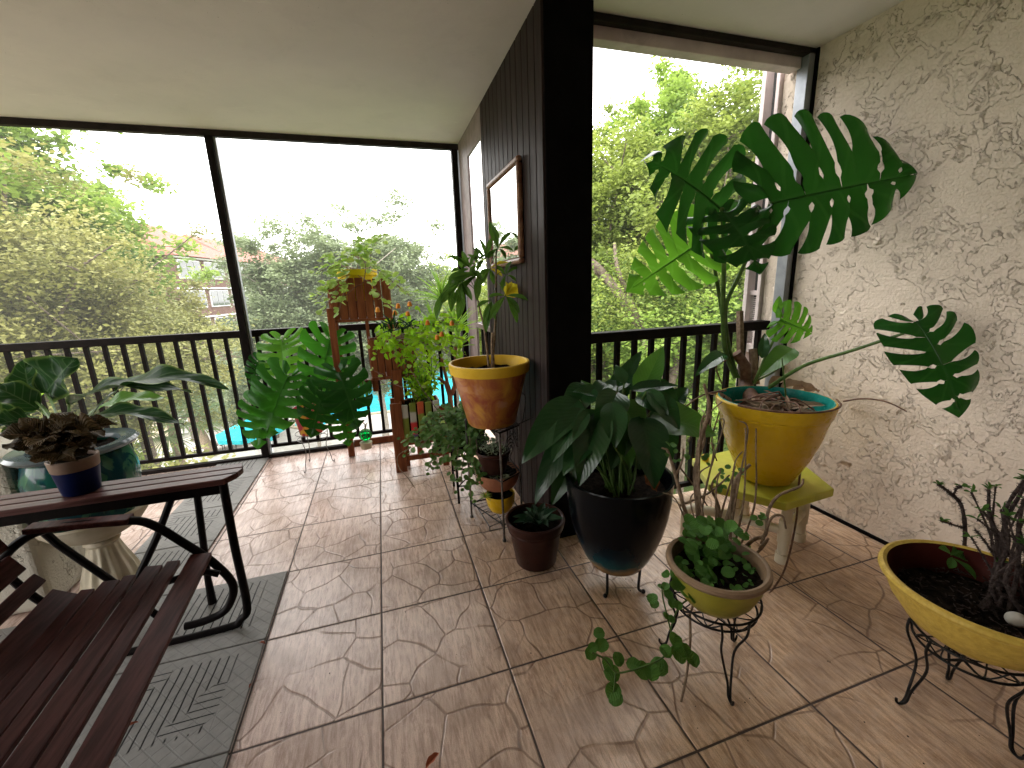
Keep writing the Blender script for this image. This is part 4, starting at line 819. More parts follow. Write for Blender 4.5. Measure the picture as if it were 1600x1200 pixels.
hubs = [((778,388,dm),(775,400,dm),1), ((748,428,dm-.02),(744,455,dm),0), ((720,440,dm-.05),(744,455,dm),0), ((735,420,dm),(744,455,dm),0), ((790,462,dm-.08),(775,440,dm),1), ((745,412,dm+.03),(775,400,dm),0), ((765,420,dm+.05),(775,400,dm),1), ((700,448,dm-.05),(735,455,dm),0), ((768,470,dm-.05),(775,450,dm),1), ((758,405,dm+.02),(772,400,dm),9), ((790,430,dm+.02),(776,430,dm),10), ((722,422,dm+.02),(744,455,dm),11)]
LT = {9: [(738,388),(748,372),(768,372),(775,392),(735,405),(745,425)], 10: [(812,418),(806,440),(785,455),(800,408),(772,415)], 11: [(705,425),(700,442),(712,452),(735,402),(715,400)], 0: [(765,345),(800,362),(802,392),(770,352),(762,405),(790,405)], 1: [(708,480),(722,455),(690,460),(745,470),(700,440)], 2: [(705,445),(690,475),(722,470),(715,500),(738,470)], 3: [(700,400),(722,392),(745,395),(715,430),(755,440)], 4: [(826,470),(808,505),(800,440),(765,500),(790,440),(762,465),(812,490)], 5: [(730,398),(745,385),(762,398),(735,430),(720,420)], 6: [(795,410),(750,430),(772,445),(785,432),(745,450)], 7: [(690,475),(682,500),(712,470),(705,488)], 8: [(757,505),(745,480),(775,500),(760,520)]}
for i, (h, o_, b_) in enumerate(hubs):
    hp = D(*h); st.tube(bez(D(*o_), (D(*o_)+hp)/2+V((0,0,.03)), hp, 6), .0025, 5)
    for u, v in LT[i]:
        tp = D(u, v, h[2]-random.uniform(.0,.07)); leaf(yl if (i == 6 and u > 780) or (i == 4 and v == 440) else lf, hp, tp, (random.gauss(0,.3)-.2,-.7,.9), max(.03, min(.075, (tp-hp).length*.24)), 'obov', .35, .25, .03, 12, 2)
for u, v in ((790,455),(806,462),(800,452)): leaf(yl, D(788,462,dm+.03), D(u+8, v-8, dm+.03), (0,-1,.3), .06, 'obov', .2, .1, .02, 8, 2)
lf.build('foliage', 'pach', w); yl.build('yellow_leaves', 'yleaf', w); st.build('petioles', 'stem', w)
# little pots in the stand
w = thing('succulent_pot', (.70,.98,.37), 'dark pot of silvery succulents on the middle shelf of the tall stand', 'potted plant')
MB().lathe(pot_profile('cone', .095, .065, .13, .02), (.66,.93,.364), 40).build('pot', 'brownpot', w); soil_disc(.088, .115, (.66,.93,.364), w)
lf = MB()
for i in range(170):
    a = random.uniform(0, 2*PI); r = random.uniform(0,.085); p = V((.665+r*math.cos(a), .93+r*math.sin(a), .48+random.uniform(0,.075)*(1-r*6))); q = V((random.gauss(0,1), random.gauss(0,1), abs(random.gauss(0,1)))).normalized(); leaf(lf, p, p+q*random.uniform(.016,.028), (0,0,1), .012, 'obov', .2, .1, 0, 5, 1)
lf.build('foliage', 'succ', w)
w = thing('terracotta_pot', (.70,.95,.2), 'wide terracotta bowl with grey rosettes inside the tall stand', 'potted plant')
MB().lathe(pot_profile('bowl', .125, .07, .11, .02), (.69,.96,.245), 48).build('pot', 'terra', w); soil_disc(.11, .09, (.69,.96,.245), w)
lf = MB()
for c_ in ((.645,.875,.345),(.70,.85,.345)):
    for i in range(16): a = i*2.4; q = V((math.cos(a), math.sin(a), .6-.03*i)).normalized(); leaf(lf, c_, V(c_)+q*.035, (0,0,1), .02, 'obov', .5, .3, 0, 6, 1)
lf.build('rosettes', 'succ', w)
w = thing('yellow_cup_plant', (.70,.93,.1), 'small round yellow pot with a spidery pale plant low in the stand', 'potted plant')
MB().lathe(pot_profile('bowl', .085, .045, .115, .02), (.69,.93,.108), 40).build('pot', 'yellow', w); soil_disc(.075, .1, (.69,.93,.108), w)
lf = MB()
for i in range(34): a = random.uniform(0, 2*PI); p = V((.595,.90,.225)); q = V((math.cos(a), math.sin(a)*.7, random.uniform(-.3,.9))).normalized(); leaf(lf, p, p+q*random.uniform(.03,.055), (0,0,1), .006, 'strap', .4, .1, 0, 6, 1)
lf.build('foliage', 'varieg', w)
# low wire tray
t_ = MB(); q = [P(741,785,'z',.03), P(765,823,'z',.03), P(784,815,'z',.03), P(760,775,'z',.03)]
t_.tube(q+[q[0]], .0035, 6); t_.tube([q[0].lerp(q[1],.5), q[3].lerp(q[2],.5)], .003, 6)
for p in q: t_.tube([p, V((p.x, p.y, .0))], .004, 6)
tag(t_.build('wire_tray', 'wire'), 'empty bent wire tray standing on the tiles beside the tall stand', 'tray')

# ------------------------------------------------------------------ trailing plant on iron stand
w = thing('iron_plant_stand', (.60,1.42,0), 'black square iron stand with splayed legs below the trailing herb', 'plant stand')
q4 = [(.51,1.56),(.50,1.30),(.72,1.30),(.72,1.56)]
for i, (x, y) in enumerate(q4): MB().tube([(x,y,.001),(x,y,.33)], .008, 8).build('leg', 'iron', w)
MB().tube([(*p,.33) for p in q4]+[(*q4[0],.33)], .007, 6).tube([(*p,.12) for p in q4]+[(*q4[0],.12)], .005, 6).tube([(.50,1.30,.12),(.6,1.3,.2),(.72,1.30,.12)], .004, 6).build('frame', 'iron', w)
TC = V((.61,1.43,.338))
w = thing('trailing_herb_plant', TC, 'round leaved trailing herb spilling from a black pot beside the planks', 'potted plant')
MB().lathe(pot_profile('cone', .13, .10, .16, .02), TC, 40).build('pot', 'black', w); soil_disc(.12, .15, TC, w)
lf = MB(); vn = MB(); src = TC+V((0,0,.17))
ends = [(640,706,2.75),(632,690,2.8),(655,700,2.7),(668,735,2.6),(690,725,2.5),(720,760,2.4),(752,735,2.35),(700,700,2.55),(735,700,2.4),(680,680,2.7),(665,660,2.8),(700,645,2.75),(720,640,2.7),(740,650,2.6),(760,670,2.5),(690,660,2.8),(675,700,2.65),(745,755,2.3),(712,735,2.45),(735,775,2.3),(770,650,2.6),(650,690,2.8)]
for e in ends:
    ep = D(*e); md = (src+ep)/2+V((0,0,.10)); pts = bez(src+V((random.uniform(-.08,.08),random.uniform(-.08,.08),0)), md, ep, 12); vn.tube(pts, .0028, 5)
    for i in range(3, 13):
        for k in range(4): rleaf(pts[i]+V((random.uniform(-.03,.03), random.uniform(-.03,.03), random.uniform(-.03,.03))), random.uniform(.022,.045))
for i in range(150): rleaf(D(random.uniform(672,762), random.uniform(632,705), random.uniform(2.45,2.75)), random.uniform(.022,.042))
vn.tube(spline([D(641,700,2.75), D(622,712,2.7), D(623,730,2.65), D(636,745,2.6), D(648,762,2.55)],6), .003, 5)
lf.build('foliage', 'trail', w); vn.build('vine_stems', 'bark', w)
dk = MB()

# ------------------------------------------------------------------ stepped cedar planter
w = thing('stepped_planter', (0,2.2,0), 'three tier cedar plank planter stand zigzagging in front of the far railing', 'planter')
def planter_box(x0, x1, y0, y1, z0, z1, name='plank_box', mats=None, n=6):
    bx = MB(); g = (x1-x0)/n
    for i in range(n):
        dz = random.uniform(-.012, .012)
        if mats: 
            o = bevel(MB().box((x0+i*g+.006, y0, z0), (x0+(i+1)*g-.006, y0+.014, z1+dz)).build('painted_plank', mats[i], w, smooth=False, origin=(0,0,z0)), .006)
        else: bx.box((x0+i*g+.003, y0, z0), (x0+(i+1)*g-.003, y0+.014, z1+dz))
        bx.box((x0+i*g+.003, y1-.014, z0), (x0+(i+1)*g-.003, y1, z1+dz))
    for j in range(3):
        gy = (y1-y0-.03)/3
        for x in (x0, x1-.014): bx.box((x, y0+.0155+j*gy, z0), (x+.014, y0+.015+(j+1)*gy-.004, z1))
    bx.box((x0-.004,y0-.004,z0-.022), (x1+.004,y1+.004,z0-.001)); bevel(bx.build(name, 'cedar', w, smooth=False), .003)
def post(x, y, z0, z1, a=.055, b=.022): return bevel(MB().box((x-a/2, y-b/2, z0), (x+a/2, y+b/2, z1)).build('post', 'cedar', w, smooth=False), .003)
planter_box(-.235, .215, 2.26, 2.50, 1.19, 1.49, n=7)
post(-.235, 2.465, .001, 1.47, .05, .05); post(-.235, 2.26-.018, .6, 1.28, .05, .022); post(.20, 2.505, .001, 1.45, .05, .022)
bevel(MB().box((.005,2.262,.74), (.03,2.277,1.19)).build('batten', 'cedar', w, smooth=False), .002)
planter_box(.015, .335, 2.07, 2.25, .75, 1.05, n=6)
post(.20, 2.055, .001, .80, .075, .022); post(.335, 2.262, .001, 1.04, .045, .022); post(.03, 2.262, .60, 1.0, .045, .022)
M['p1'] = paint_stripes('white_green_plank', [(0, (.20,.26,.03)), (.20, (.55,.55,.50))]); M['p2'] = paint_stripes('red_white_green_plank', [(0,(.10,.08,.2)), (.06,(.62,.03,.03)), (.16,(.55,.55,.5)), (.24,(.2,.26,.03))]); M['p3'] = paint_stripes('red_topped_plank', [(0,(.2,.26,.03)), (.22,(.5,.1,.04)), (.26,(.6,.12,.04))]); M['p4'] = paint_stripes('olive_plank', [(0,(.16,.2,.03)), (.2,(.2,.26,.04))])
planter_box(.20, .50, 1.955, 2.13, .235, .55, mats=['p1','p2','p3','p4','p1'], n=5)
post(.165, 1.955, .001, .56, .085, .022); post(.515, 1.955, .001, .5, .05, .022); post(.15, 2.13, .001, .56, .04, .022)
for a, b_ in (((-.205,2.455,.085), (.14,2.475,.14)), ((.21,1.95,.085), (.49,1.966,.125)), ((-.205,2.27,.66), (.02,2.285,.70))): bevel(MB().box(a, b_).build('rail', 'cedar', w, smooth=False), .003)
# plants in it
w = thing('variegated_trailer_plant', (-.01,2.38,1.2), 'variegated trailing plant in a yellow bowl in the top plank box', 'potted plant')
MB().lathe(pot_profile('cone', .15, .12, .24, .05), (-.02,2.38,1.325), 40, sy=.66).build('pot', basic('bright_yellow_pot', (.80,.58,.01),(.86,.66,.03), .35, 5, .05), w)
lf = MB(); vn = MB(); s0 = V((0,2.38,1.55))
for e in [(500,468,2.95),(530,505-20,2.95),(510,425,3.0),(520,430,3.05),(545,400,3.1),(580,385,3.1),(598,372,3.15),(560,405,3.1),(630,455,2.95),(615,490,2.9),(490,470,3.0),(505,488,3.0),(565,380,3.1),(600,430,3.0),(575,415,3.0),(640,462,2.95),(503,405,3.0),(495,428,3.05)]:
    ep = D(*e); pts = bez(s0+V((random.uniform(-.1,.1),random.uniform(-.05,.05),0)), (s0+ep)/2+V((0,0,.10)), ep, 10); vn.tube(pts, .0025, 5)
    for i in range(5, 11):
        for k in range(3): rleaf(pts[i]+V((random.uniform(-.035,.035),random.uniform(-.035,.035),random.uniform(-.03,.04))), random.uniform(.035,.062))
vn.tube(spline([D(555,400,3.0), D(570,410,2.93), D(568,440,2.9), D(556,448,2.88), D(540,462,2.88)],6), .003, 5)
lf.build('foliage', 'varieg', w); vn.build('vine_stems', 'root', w)
w = thing('lantern_flower_plant', (.17,2.16,.8), 'bright green shrub with orange bell flowers in the middle plank box', 'potted plant')
MB().lathe(pot_profile('cone', .085, .07, .25, .02), (.17,2.16,.775), 30).build('pot', 'brownpot', w)
lf = MB(); vn = MB(); fl_ = MB(); s0 = V((.18,2.16,1.0)); dkl = MB()
for i in range(46):
    e = (random.uniform(585,720), random.uniform(480,560), random.uniform(2.75,3.15)) if i > 15 else (random.uniform(655,735), random.uniform(520,610), random.uniform(2.8,3.1))
    ep = D(*e); pts = bez(s0, (s0+ep)/2+V((0,0,.10)), ep, 8); vn.tube(pts, .002, 5)
    for j in range(4, 9):
        for k in range(2):
            p = pts[j]+V((random.uniform(-.03,.03), random.uniform(-.03,.03), random.uniform(-.03,.03))); q = V((random.gauss(0,.7), random.gauss(0,.7), random.gauss(-.5,.5))).normalized(); leaf(lf, p, p+q*random.uniform(.035,.07), (random.gauss(0,.4),-.8,.6), random.uniform(.02,.035), 'ovate', .3, .15, .03, 8, 2)
for u, v in ((590,484),(617,489),(637,490),(690,522),(683,527),(668,504),(706,505),(640,475),(622,478)): MB().lathe([(.002,.018),(.01,.014),(.014,0),(.016,-.012),(.013,-.016)], D(u, v, 2.80), 10).build('flower', 'orange', w)
for i in range(26):
    p = D(random.uniform(590,640), random.uniform(505,522), 2.8); q = V((random.gauss(0,.8), random.gauss(-.3,.4), random.uniform(0,.8))).normalized(); leaf(dkl, p, p+q*random.uniform(.06,.12), (0,-.5,1), .02, 'strap', .5, .2, .02, 8, 1)
lf.build('foliage', 'bright', w); vn.build('twigs', 'bark', w); dkl.build('dark_leaves', 'lily', w)
w = thing('spiky_dragon_plant', (.53,2.25,0), 'spiky strap leaved plant with forked trunk near the corner railing', 'potted plant')
MB().lathe(pot_profile('cone', .12, .09, .22, .025), (.56,2.28,.001), 40).build('pot', 'black', w); soil_disc(.11, .2, (.56,2.28,.001), w)
tr_ = MB(); fk = D(702,622,2.85+.55); b0 = V((.56,2.28,.2))
dd = 3.42
tr_.tube(spline([b0, D(704,650,dd), D(703,618,dd)],5), .022, 10)
for e in ((684,590,dd),(690,560,dd),(716,590,dd),(712,540,dd)): tr_.tube(spline([D(703,620,dd), D((703+e[0])/2+3, 600, dd), D(*e)],5), [.018]*5+[.013]*6, 8)
tr_.build('trunk', basic('reddish_trunk', (.20,.06,.03), (.30,.12,.06), .5, 20, .3), w)
lf = MB()
for hub, n_, L0 in (((712,520,dd),42,.30), ((680,520,dd-.05),34,.26), ((690,470,dd),26,.28), ((716,545,dd-.1),16,.25)):
    hp = D(*hub)
    for i in range(n_):
        a = random.uniform(0, 2*PI); el = random.uniform(.0, 1.35); q = V((math.cos(a)*math.cos(el), math.sin(a)*math.cos(el)*.7, math.sin(el))); L = L0*random.uniform(.6,1.15); tp = hp+q*L
        tp.x = min(tp.x, .88); leaf(lf, hp, tp, (q.x*-.3, q.y*-.3, 1), .026, 'strap', .25, .25, .01, 9, 1)
lf.build('foliage', 'spiky', w)
w = thing('scalloped_planter', (.35,2.04,.3), 'black scalloped planter of thin green shoots in the painted plank box', 'potted plant')
MB().lathe([(.001,0),(.09,0),(.12,.24),(.135,.27),(.13,.285),(.115,.27)], (.35,2.045,.25), 60, sx=1.1, sy=.6, wob=lambda a, z: 1+(.06*math.cos(a*12) if z > .25 else 0)).build('pot', 'black', w)
lf = MB(); vn = MB()
for i in range(40):
    p = V((.35+random.uniform(-.09,.09), 2.045+random.uniform(-.03,.03), .5)); q = p+V((random.uniform(-.12,.14), random.uniform(-.08,.08), random.uniform(.12,.42))); pts = bez(p, (p+q)/2+V((random.uniform(-.03,.03),0,.04)), q, 6); vn.tube(pts, .003, 5)
    for j in range(2, 7):
        for k in range(2): u_ = pts[j]; d_ = V((random.gauss(0,1), random.gauss(0,.6), random.gauss(0,.6))).normalized(); leaf(lf, u_, u_+d_*random.uniform(.03,.07), (0,-.7,.7), .018, 'lance', .3, .2, 0, 7, 1)
vn.build('stems', 'stem', w); lf.build('foliage', 'bright', w)
# vines hanging across the middle box
vn = MB(); lf = MB()
for pts in ([(590,588,2.78),(600,600,2.78),(612,600,2.78),(612,590,2.78)], [(575,545,2.78),(580,575,2.78),(600,585,2.78)], [(640,575,2.75),(655,600,2.7),(672,625,2.68),(690,650,2.65),(700,668,2.6)], [(615,600,2.75),(640,610,2.7),(655,622,2.7)]):
    sp_ = spline([D(*p) for p in pts], 6); vn.tube(sp_, .0025, 5)
    for p in sp_[::7]: rleaf(p, .035)
t_ = thing('climbing_vine', D(640,600,2.75), 'thin pale vine crossing the front of the plank boxes', 'vine'); vn.build('vine_stems', 'root', t_); lf.build('foliage', 'varieg', t_)
# green glass float
gc = P(572,683,'y',2.47); w = thing('glass_float', gc, 'green glass float in brown cord netting on the lowest plank rail', 'glass ball')
gc = V((gc.x, 2.42, .14+.052)); MB().ball(gc, .05, 14, (1.1,1,.95)).build('ball', 'gglass', w)
nt_ = MB()
for i in range(5):
    a = i*PI/5; nt_.tube([(gc.x+.0565*math.cos(t)*math.cos(a), gc.y+.0525*math.cos(t)*math.sin(a), gc.z+.0505*math.sin(t)) for t in np.linspace(0, 2*PI, 25)], .0016, 4, False)
nt_.tube(spline([gc+V((0,0,.048)), gc+V((.012,0,.085)), gc+V((-.008,0,.11)), gc+V((.006,0,.13))],5), [.007]*5+[.004]*11, 6)
for i in range(7): a = random.uniform(-1.2, 1.2); nt_.tube(bez(gc+V((0,0,.075)), gc+V((.02*a,0,.09)), gc+V((.035*a,0,.06+random.uniform(0,.06)))), .0018, 4)
nt_.build('netting', 'thread', w)
MB().lathe([(.0001,0),(.045,0),(.05,.04),(.053,.055),(.001,.056)], (gc.x,2.38,.084), 24).build('saucer', 'stone', w)

# ------------------------------------------------------------------ small monstera in pink pot
KC = V((-.505, 2.34, .29))
wire_stand((KC.x, KC.y), .30, .12, .13, 'thin wire stand with three curled feet under the pink pot', [math.radians(a) for a in (-120, 120, 20)], mat='wire', th=.0032, double=False, net=False, band=.05, foot=.015)
w = thing('small_monstera_plant', KC, 'bushy monstera with overlapping leaves in a pink painted pot', 'potted plant')
MB().lathe(pot_profile('cone', .118, .085, .22, .02), KC, 48).build('pot', 'pink', w, origin=KC); soil_disc(.11, .2, KC, w)
SM = [((440,530),(447,596),3.45,.44,'monlite',2,(-.2,-1,.1)), ((517,530),(492,622),3.35,.46,'monmid',3,(.2,-1,.15)), ((450,588),(415,682),3.22,.50,'monmid',4,(-.2,-1,.12)), ((530,582),(558,668),3.18,.44,'mon',5,(.3,-1,.10)),
      ((415,618),(402,700),3.3,.40,'monmid',6,(-.3,-1,.1)), ((505,612),(486,682),3.12,.34,'mon',7,(0,-1,.15)), ((548,612),(580,610),3.4,.26,'monmid',9,(.2,-1,.2)), ((530,640),(545,695),3.25,.26,'monmid',10,(.2,-1,.2)), ((408,560),(392,600),3.45,.2,'mon',12,(0,-1,.3))]
st = MB(); c0 = KC+V((0,0,.2))
for b_, t_, dp, wd, mt, sd_, n_ in SM:
    bb = D(*b_, dp); tt = D(*t_, dp-.08); monstera(bb, tt, n_, wd*.95, 7, .36, .2, .04, .28, mat=mt, parent=w, seed=sd_); st.tube(bez(c0, (c0+bb)/2+V((0,.03,.12)), bb, 8), .006, 6)
st.build('petioles', 'stem', w)

# crumbs of soil under the pots
cr = MB()
for cx, cy, r in ((1.085,.30,.24),(1.17,-.215,.24),(.775,.57,.2),(1.98,.3,.4),(1.77,-.62,.3),(.67,.95,.26),(.6,1.43,.3),(-.5,2.34,.3),(.2,2.1,.4),(.6,0,.9),(.3,.9,.9)):
    for i in range(26):
        a = random.uniform(0, 2*PI); q = r*random.random()**.5*1.2; s_ = random.uniform(.0008, .0028); x, y = cx+q*math.cos(a), cy+q*math.sin(a)
        if x < RX-.05 and y < 2.6: cr.ball((x, y, s_*.5), s_, 3, (1, random.uniform(.6,1.4), .6))
tag(cr.build('soil_crumbs', 'soil'), kind='stuff')
# ------------------------------------------------------------------ dry leaves on the floor
for i, (u, v, sz, lb) in enumerate(((676,1188,.055,'curled rusty dead leaf on the tiles at the bottom edge'), (410,1005,.03,'small rusty leaf scrap at the corner of the mats'), (391,1072,.02,'tiny dark red leaf scrap on the mat edge'), (208,1132,.03,'red leaf scrap on the mat next to the bench'))):
    p = P(u, v, 'z', .006 if i == 0 else .017); mb = MB(); q = V((math.cos(i*2+.6), math.sin(i*2+.6), 0)); leaf(mb, p-q*sz/2, p+q*sz/2, (0,-.2,1), sz*.35, 'lance', .3, .6, .12, 12, 2)
    tag(mb.build('dead_leaf', leafmat('rust_leaf', (.22,.05,.03), (.35,.10,.05), (.4,.2,.1), .1, rough=.5) if i == 0 else bpy.data.materials['rust_leaf']), lb, 'dead leaf')
#OUTSIDE
# ------------------------------------------------------------------ outside
GZ = -5.8
def polar(az, dist, z=GZ): a = math.radians(az); return V((CP.x+dist*math.sin(a), CP.y+dist*math.cos(a), z))
M['grass'] = basic('lawn', (.06,.10,.025), (.12,.17,.045), .9, 4, .5, .03)
M['deck'] = basic('pale_pool_deck', (.50,.47,.44), (.62,.59,.55), .7, 3, .1)
M['water'] = basic('pool_water', (.02,.42,.52), (.05,.58,.66), .12, 1.5, .3, .02)
M['path'] = basic('pink_paver_path', (.42,.33,.29), (.52,.43,.38), .8, 6, .2)
def sheet(name, pts, z, mat): return tag(MB().add([(x, y, z) for x, y in pts], [tuple(range(len(pts)))]).build(name, mat, smooth=False), kind='structure')
sheet('ground', [(-400,-60),(400,-60),(400,500),(-400,500)], GZ, 'grass')
sheet('pool_deck', [(-30,9),(5.5,9),(8,18),(14,44),(-30,44)], GZ+.01, 'deck')
sheet('path', [tuple(P(u, v, 'z', GZ).xy) for u, v in ((925,668),(1090,652),(1260,640),(1260,655),(1090,672),(925,692))], GZ+.014, 'path')
POOL = [tuple(P(u, v, 'z', GZ).xy) for u, v in ((456,668),(490,672),(560,650),(640,640),(760,636),(800,600),(740,574),(560,588),(470,618))]
sheet('pool_water', POOL, GZ+.03, 'water')
cp_ = POOL+POOL[:1]
o = MB()
for a, b_ in zip(cp_, cp_[1:]): o.bar((*a, GZ+.04), (*b_, GZ+.04), .3, .08)
tag(o.build('pool_coping', 'stone', smooth=False), kind='structure')
BARK = basic('tree_bark', (.10,.075,.055), (.20,.155,.12), .9, 12, .9, .03)
PALEBARK = basic('pale_tree_bark', (.28,.24,.20), (.40,.35,.30), .9, 12, .6, .03)
def leaves_mesh(name, mat, pts, size, parent, flat=.3, tint=None):
    n = len(pts); r = RNG; sz = size*(.6+.8*r.random(n))[:, None]
    d = r.normal(size=(n, 3)); d[:, 2] *= .4; d /= np.linalg.norm(d, axis=1)[:, None]; e = r.normal(size=(n, 3)); e[:, 2] *= .45; e -= (e*d).sum(1)[:, None]*d; e /= np.linalg.norm(e, axis=1)[:, None]
    P0 = pts-d*sz; P2 = pts+d*sz; P1 = pts+e*sz*.55; P3 = pts-e*sz*.55
    co_ = np.stack([P0, P1, P2, P3], 1).reshape(-1, 3).astype(np.float32)
    me = bpy.data.meshes.new(name); me.vertices.add(4*n); me.vertices.foreach_set('co', co_.ravel()); me.loops.add(4*n); me.loops.foreach_set('vertex_index', np.arange(4*n, dtype=np.int32))
    me.polygons.add(n); me.polygons.foreach_set('loop_start', np.arange(0, 4*n, 4, dtype=np.int32)); me.update(calc_edges=True)
    at = me.attributes.new('tint', 'FLOAT', 'POINT'); tv = (np.clip(tint+r.normal(size=n)*.09, 0, 1) if tint is not None else r.random(n)); at.data.foreach_set('value', np.repeat(tv, 4).astype(np.float32))
    me.materials.append(mat); ob = bpy.data.objects.new(name, me); COL.objects.link(ob); ob.parent = parent
    if parent: ob.location = -parent.location
    return ob
def tree(name, base, top, rx, crown_h, mat, label, n_cl=150, per=90, size=.075, bark=None, group=None, seed=0, lean=(0,0), open_=.0, trunk_r=.14, low=None):
    rnd = random.Random(seed); r = np.random.default_rng(seed); w = thing(name, base, label, 'tree', group)
    H = top-base.z; cz = top-crown_h/2; c = V((base.x+lean[0], base.y+lean[1], cz)); tb = MB(); cl = []
    # limbs reach out into the crown; clumps sit along and at the end of them
    fork = V((base.x+lean[0]*.5, base.y+lean[1]*.5, max(base.z+H*.25, cz-crown_h*.55)))
    tb.tube(spline([base, (base+fork)/2+V((.1,0,0)), fork], 5), [trunk_r*1.2]+[trunk_r]*4+[trunk_r*.85]*6, 10)
    nl = max(7, n_cl//16)
    for i in range(nl):
        a = 2*PI*i/nl*1.618*2+rnd.random(); ph = math.acos(1-1.75*((i+.5)/nl)); k = rnd.uniform(.72, 1.08)
        e = c+V((math.cos(a)*math.sin(ph)*rx*k, math.sin(a)*math.sin(ph)*rx*k, math.cos(ph)*crown_h*.5*k)); mid = fork.lerp(e, .5)+V((rnd.uniform(-.2,.2), rnd.uniform(-.2,.2), rnd.uniform(.0,.4)))
        pts = spline([fork, mid, e], 6); tb.tube(pts, [trunk_r*.5*(1-.85*j/12) for j in range(13)], 6)
        for j in range(max(3, n_cl//nl)):
            t = .25+.83*rnd.random()**.6; p = fork.lerp(mid, min(1, t*2)) if t < .5 else mid.lerp(e, (t-.5)*2); s = rx*.16*(1+t)
            q = p+V((rnd.gauss(0, s), rnd.gauss(0, s), rnd.gauss(0, s*.8))); cl.append((q, rnd.uniform(.55, 1.2), rnd.random()))
            if rnd.random() < .35: tb.tube([p, q], [.02, .008], 4, False)
    for i in range(int(n_cl*.75)):
        u = V((rnd.gauss(0,1), rnd.gauss(0,1), rnd.gauss(0.25,1))).normalized(); k = rnd.uniform(.45, .98)**.7*(1+.14*math.sin(u.x*5+seed)+.12*math.sin(u.z*7+u.y*4+seed))
        cl.append((c+V((u.x*rx*k, u.y*rx*k, u.z*crown_h*.5*k)), rnd.uniform(.5, 1.1), rnd.random()))
    tb.build('trunk', bark or BARK, w, sharp=None)
    P_, Tn = [], []
    for q, s, ti in cl:
        n = int(per*s); d = r.normal(size=(n, 3)); d /= np.linalg.norm(d, axis=1)[:, None]; rr = (.12+rx*.125)*s*(r.random(n)**.5)[:, None]*(1+.5*r.normal(size=(n,1))*.6); P_.append(np.array(q)+d*rr*np.array([1.25,1.25,.75])); Tn.append(np.full(n, ti))
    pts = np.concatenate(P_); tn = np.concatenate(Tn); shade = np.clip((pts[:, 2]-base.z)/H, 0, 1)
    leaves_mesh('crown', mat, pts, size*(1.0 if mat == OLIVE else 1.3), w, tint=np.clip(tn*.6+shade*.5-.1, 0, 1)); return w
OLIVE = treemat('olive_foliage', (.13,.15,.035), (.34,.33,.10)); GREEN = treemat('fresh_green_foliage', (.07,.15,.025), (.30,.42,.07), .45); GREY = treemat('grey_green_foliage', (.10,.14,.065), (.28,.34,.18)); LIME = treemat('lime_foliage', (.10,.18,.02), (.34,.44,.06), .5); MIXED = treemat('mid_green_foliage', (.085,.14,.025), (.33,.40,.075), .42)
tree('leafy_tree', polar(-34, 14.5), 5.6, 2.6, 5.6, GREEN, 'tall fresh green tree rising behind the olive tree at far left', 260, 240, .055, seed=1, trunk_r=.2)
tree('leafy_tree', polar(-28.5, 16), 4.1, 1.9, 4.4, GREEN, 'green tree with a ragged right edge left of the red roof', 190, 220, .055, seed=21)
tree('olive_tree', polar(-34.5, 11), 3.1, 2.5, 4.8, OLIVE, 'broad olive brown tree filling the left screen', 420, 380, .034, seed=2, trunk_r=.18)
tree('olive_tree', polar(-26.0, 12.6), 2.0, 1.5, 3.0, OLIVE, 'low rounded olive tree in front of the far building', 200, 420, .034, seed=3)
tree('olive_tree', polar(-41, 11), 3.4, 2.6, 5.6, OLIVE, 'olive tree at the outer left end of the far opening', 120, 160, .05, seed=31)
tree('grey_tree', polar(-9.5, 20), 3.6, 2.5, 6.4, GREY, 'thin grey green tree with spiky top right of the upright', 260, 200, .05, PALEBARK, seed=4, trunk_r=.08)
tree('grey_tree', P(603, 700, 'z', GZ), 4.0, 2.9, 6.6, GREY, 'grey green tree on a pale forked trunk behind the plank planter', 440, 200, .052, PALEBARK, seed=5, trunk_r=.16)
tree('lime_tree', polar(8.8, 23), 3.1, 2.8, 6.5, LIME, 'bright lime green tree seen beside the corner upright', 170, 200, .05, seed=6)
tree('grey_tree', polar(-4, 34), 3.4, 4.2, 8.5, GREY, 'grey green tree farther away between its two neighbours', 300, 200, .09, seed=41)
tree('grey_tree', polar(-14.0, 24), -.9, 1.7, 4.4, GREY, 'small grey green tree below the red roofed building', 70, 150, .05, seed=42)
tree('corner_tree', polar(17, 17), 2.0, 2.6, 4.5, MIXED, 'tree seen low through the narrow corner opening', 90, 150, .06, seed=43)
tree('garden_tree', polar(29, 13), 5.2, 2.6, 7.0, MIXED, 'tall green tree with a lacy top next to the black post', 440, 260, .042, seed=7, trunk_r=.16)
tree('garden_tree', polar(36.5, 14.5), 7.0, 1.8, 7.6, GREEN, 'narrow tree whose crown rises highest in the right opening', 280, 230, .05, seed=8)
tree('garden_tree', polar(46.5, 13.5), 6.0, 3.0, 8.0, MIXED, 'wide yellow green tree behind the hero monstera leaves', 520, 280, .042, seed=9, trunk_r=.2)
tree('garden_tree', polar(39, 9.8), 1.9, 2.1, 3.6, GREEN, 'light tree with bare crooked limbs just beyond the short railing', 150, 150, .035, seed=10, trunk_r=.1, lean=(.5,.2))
tree('garden_tree', polar(57, 14), 6.0, 3.0, 7, GREEN, 'green tree at the outer right behind the neighbour window', 120, 150, .06, seed=11)
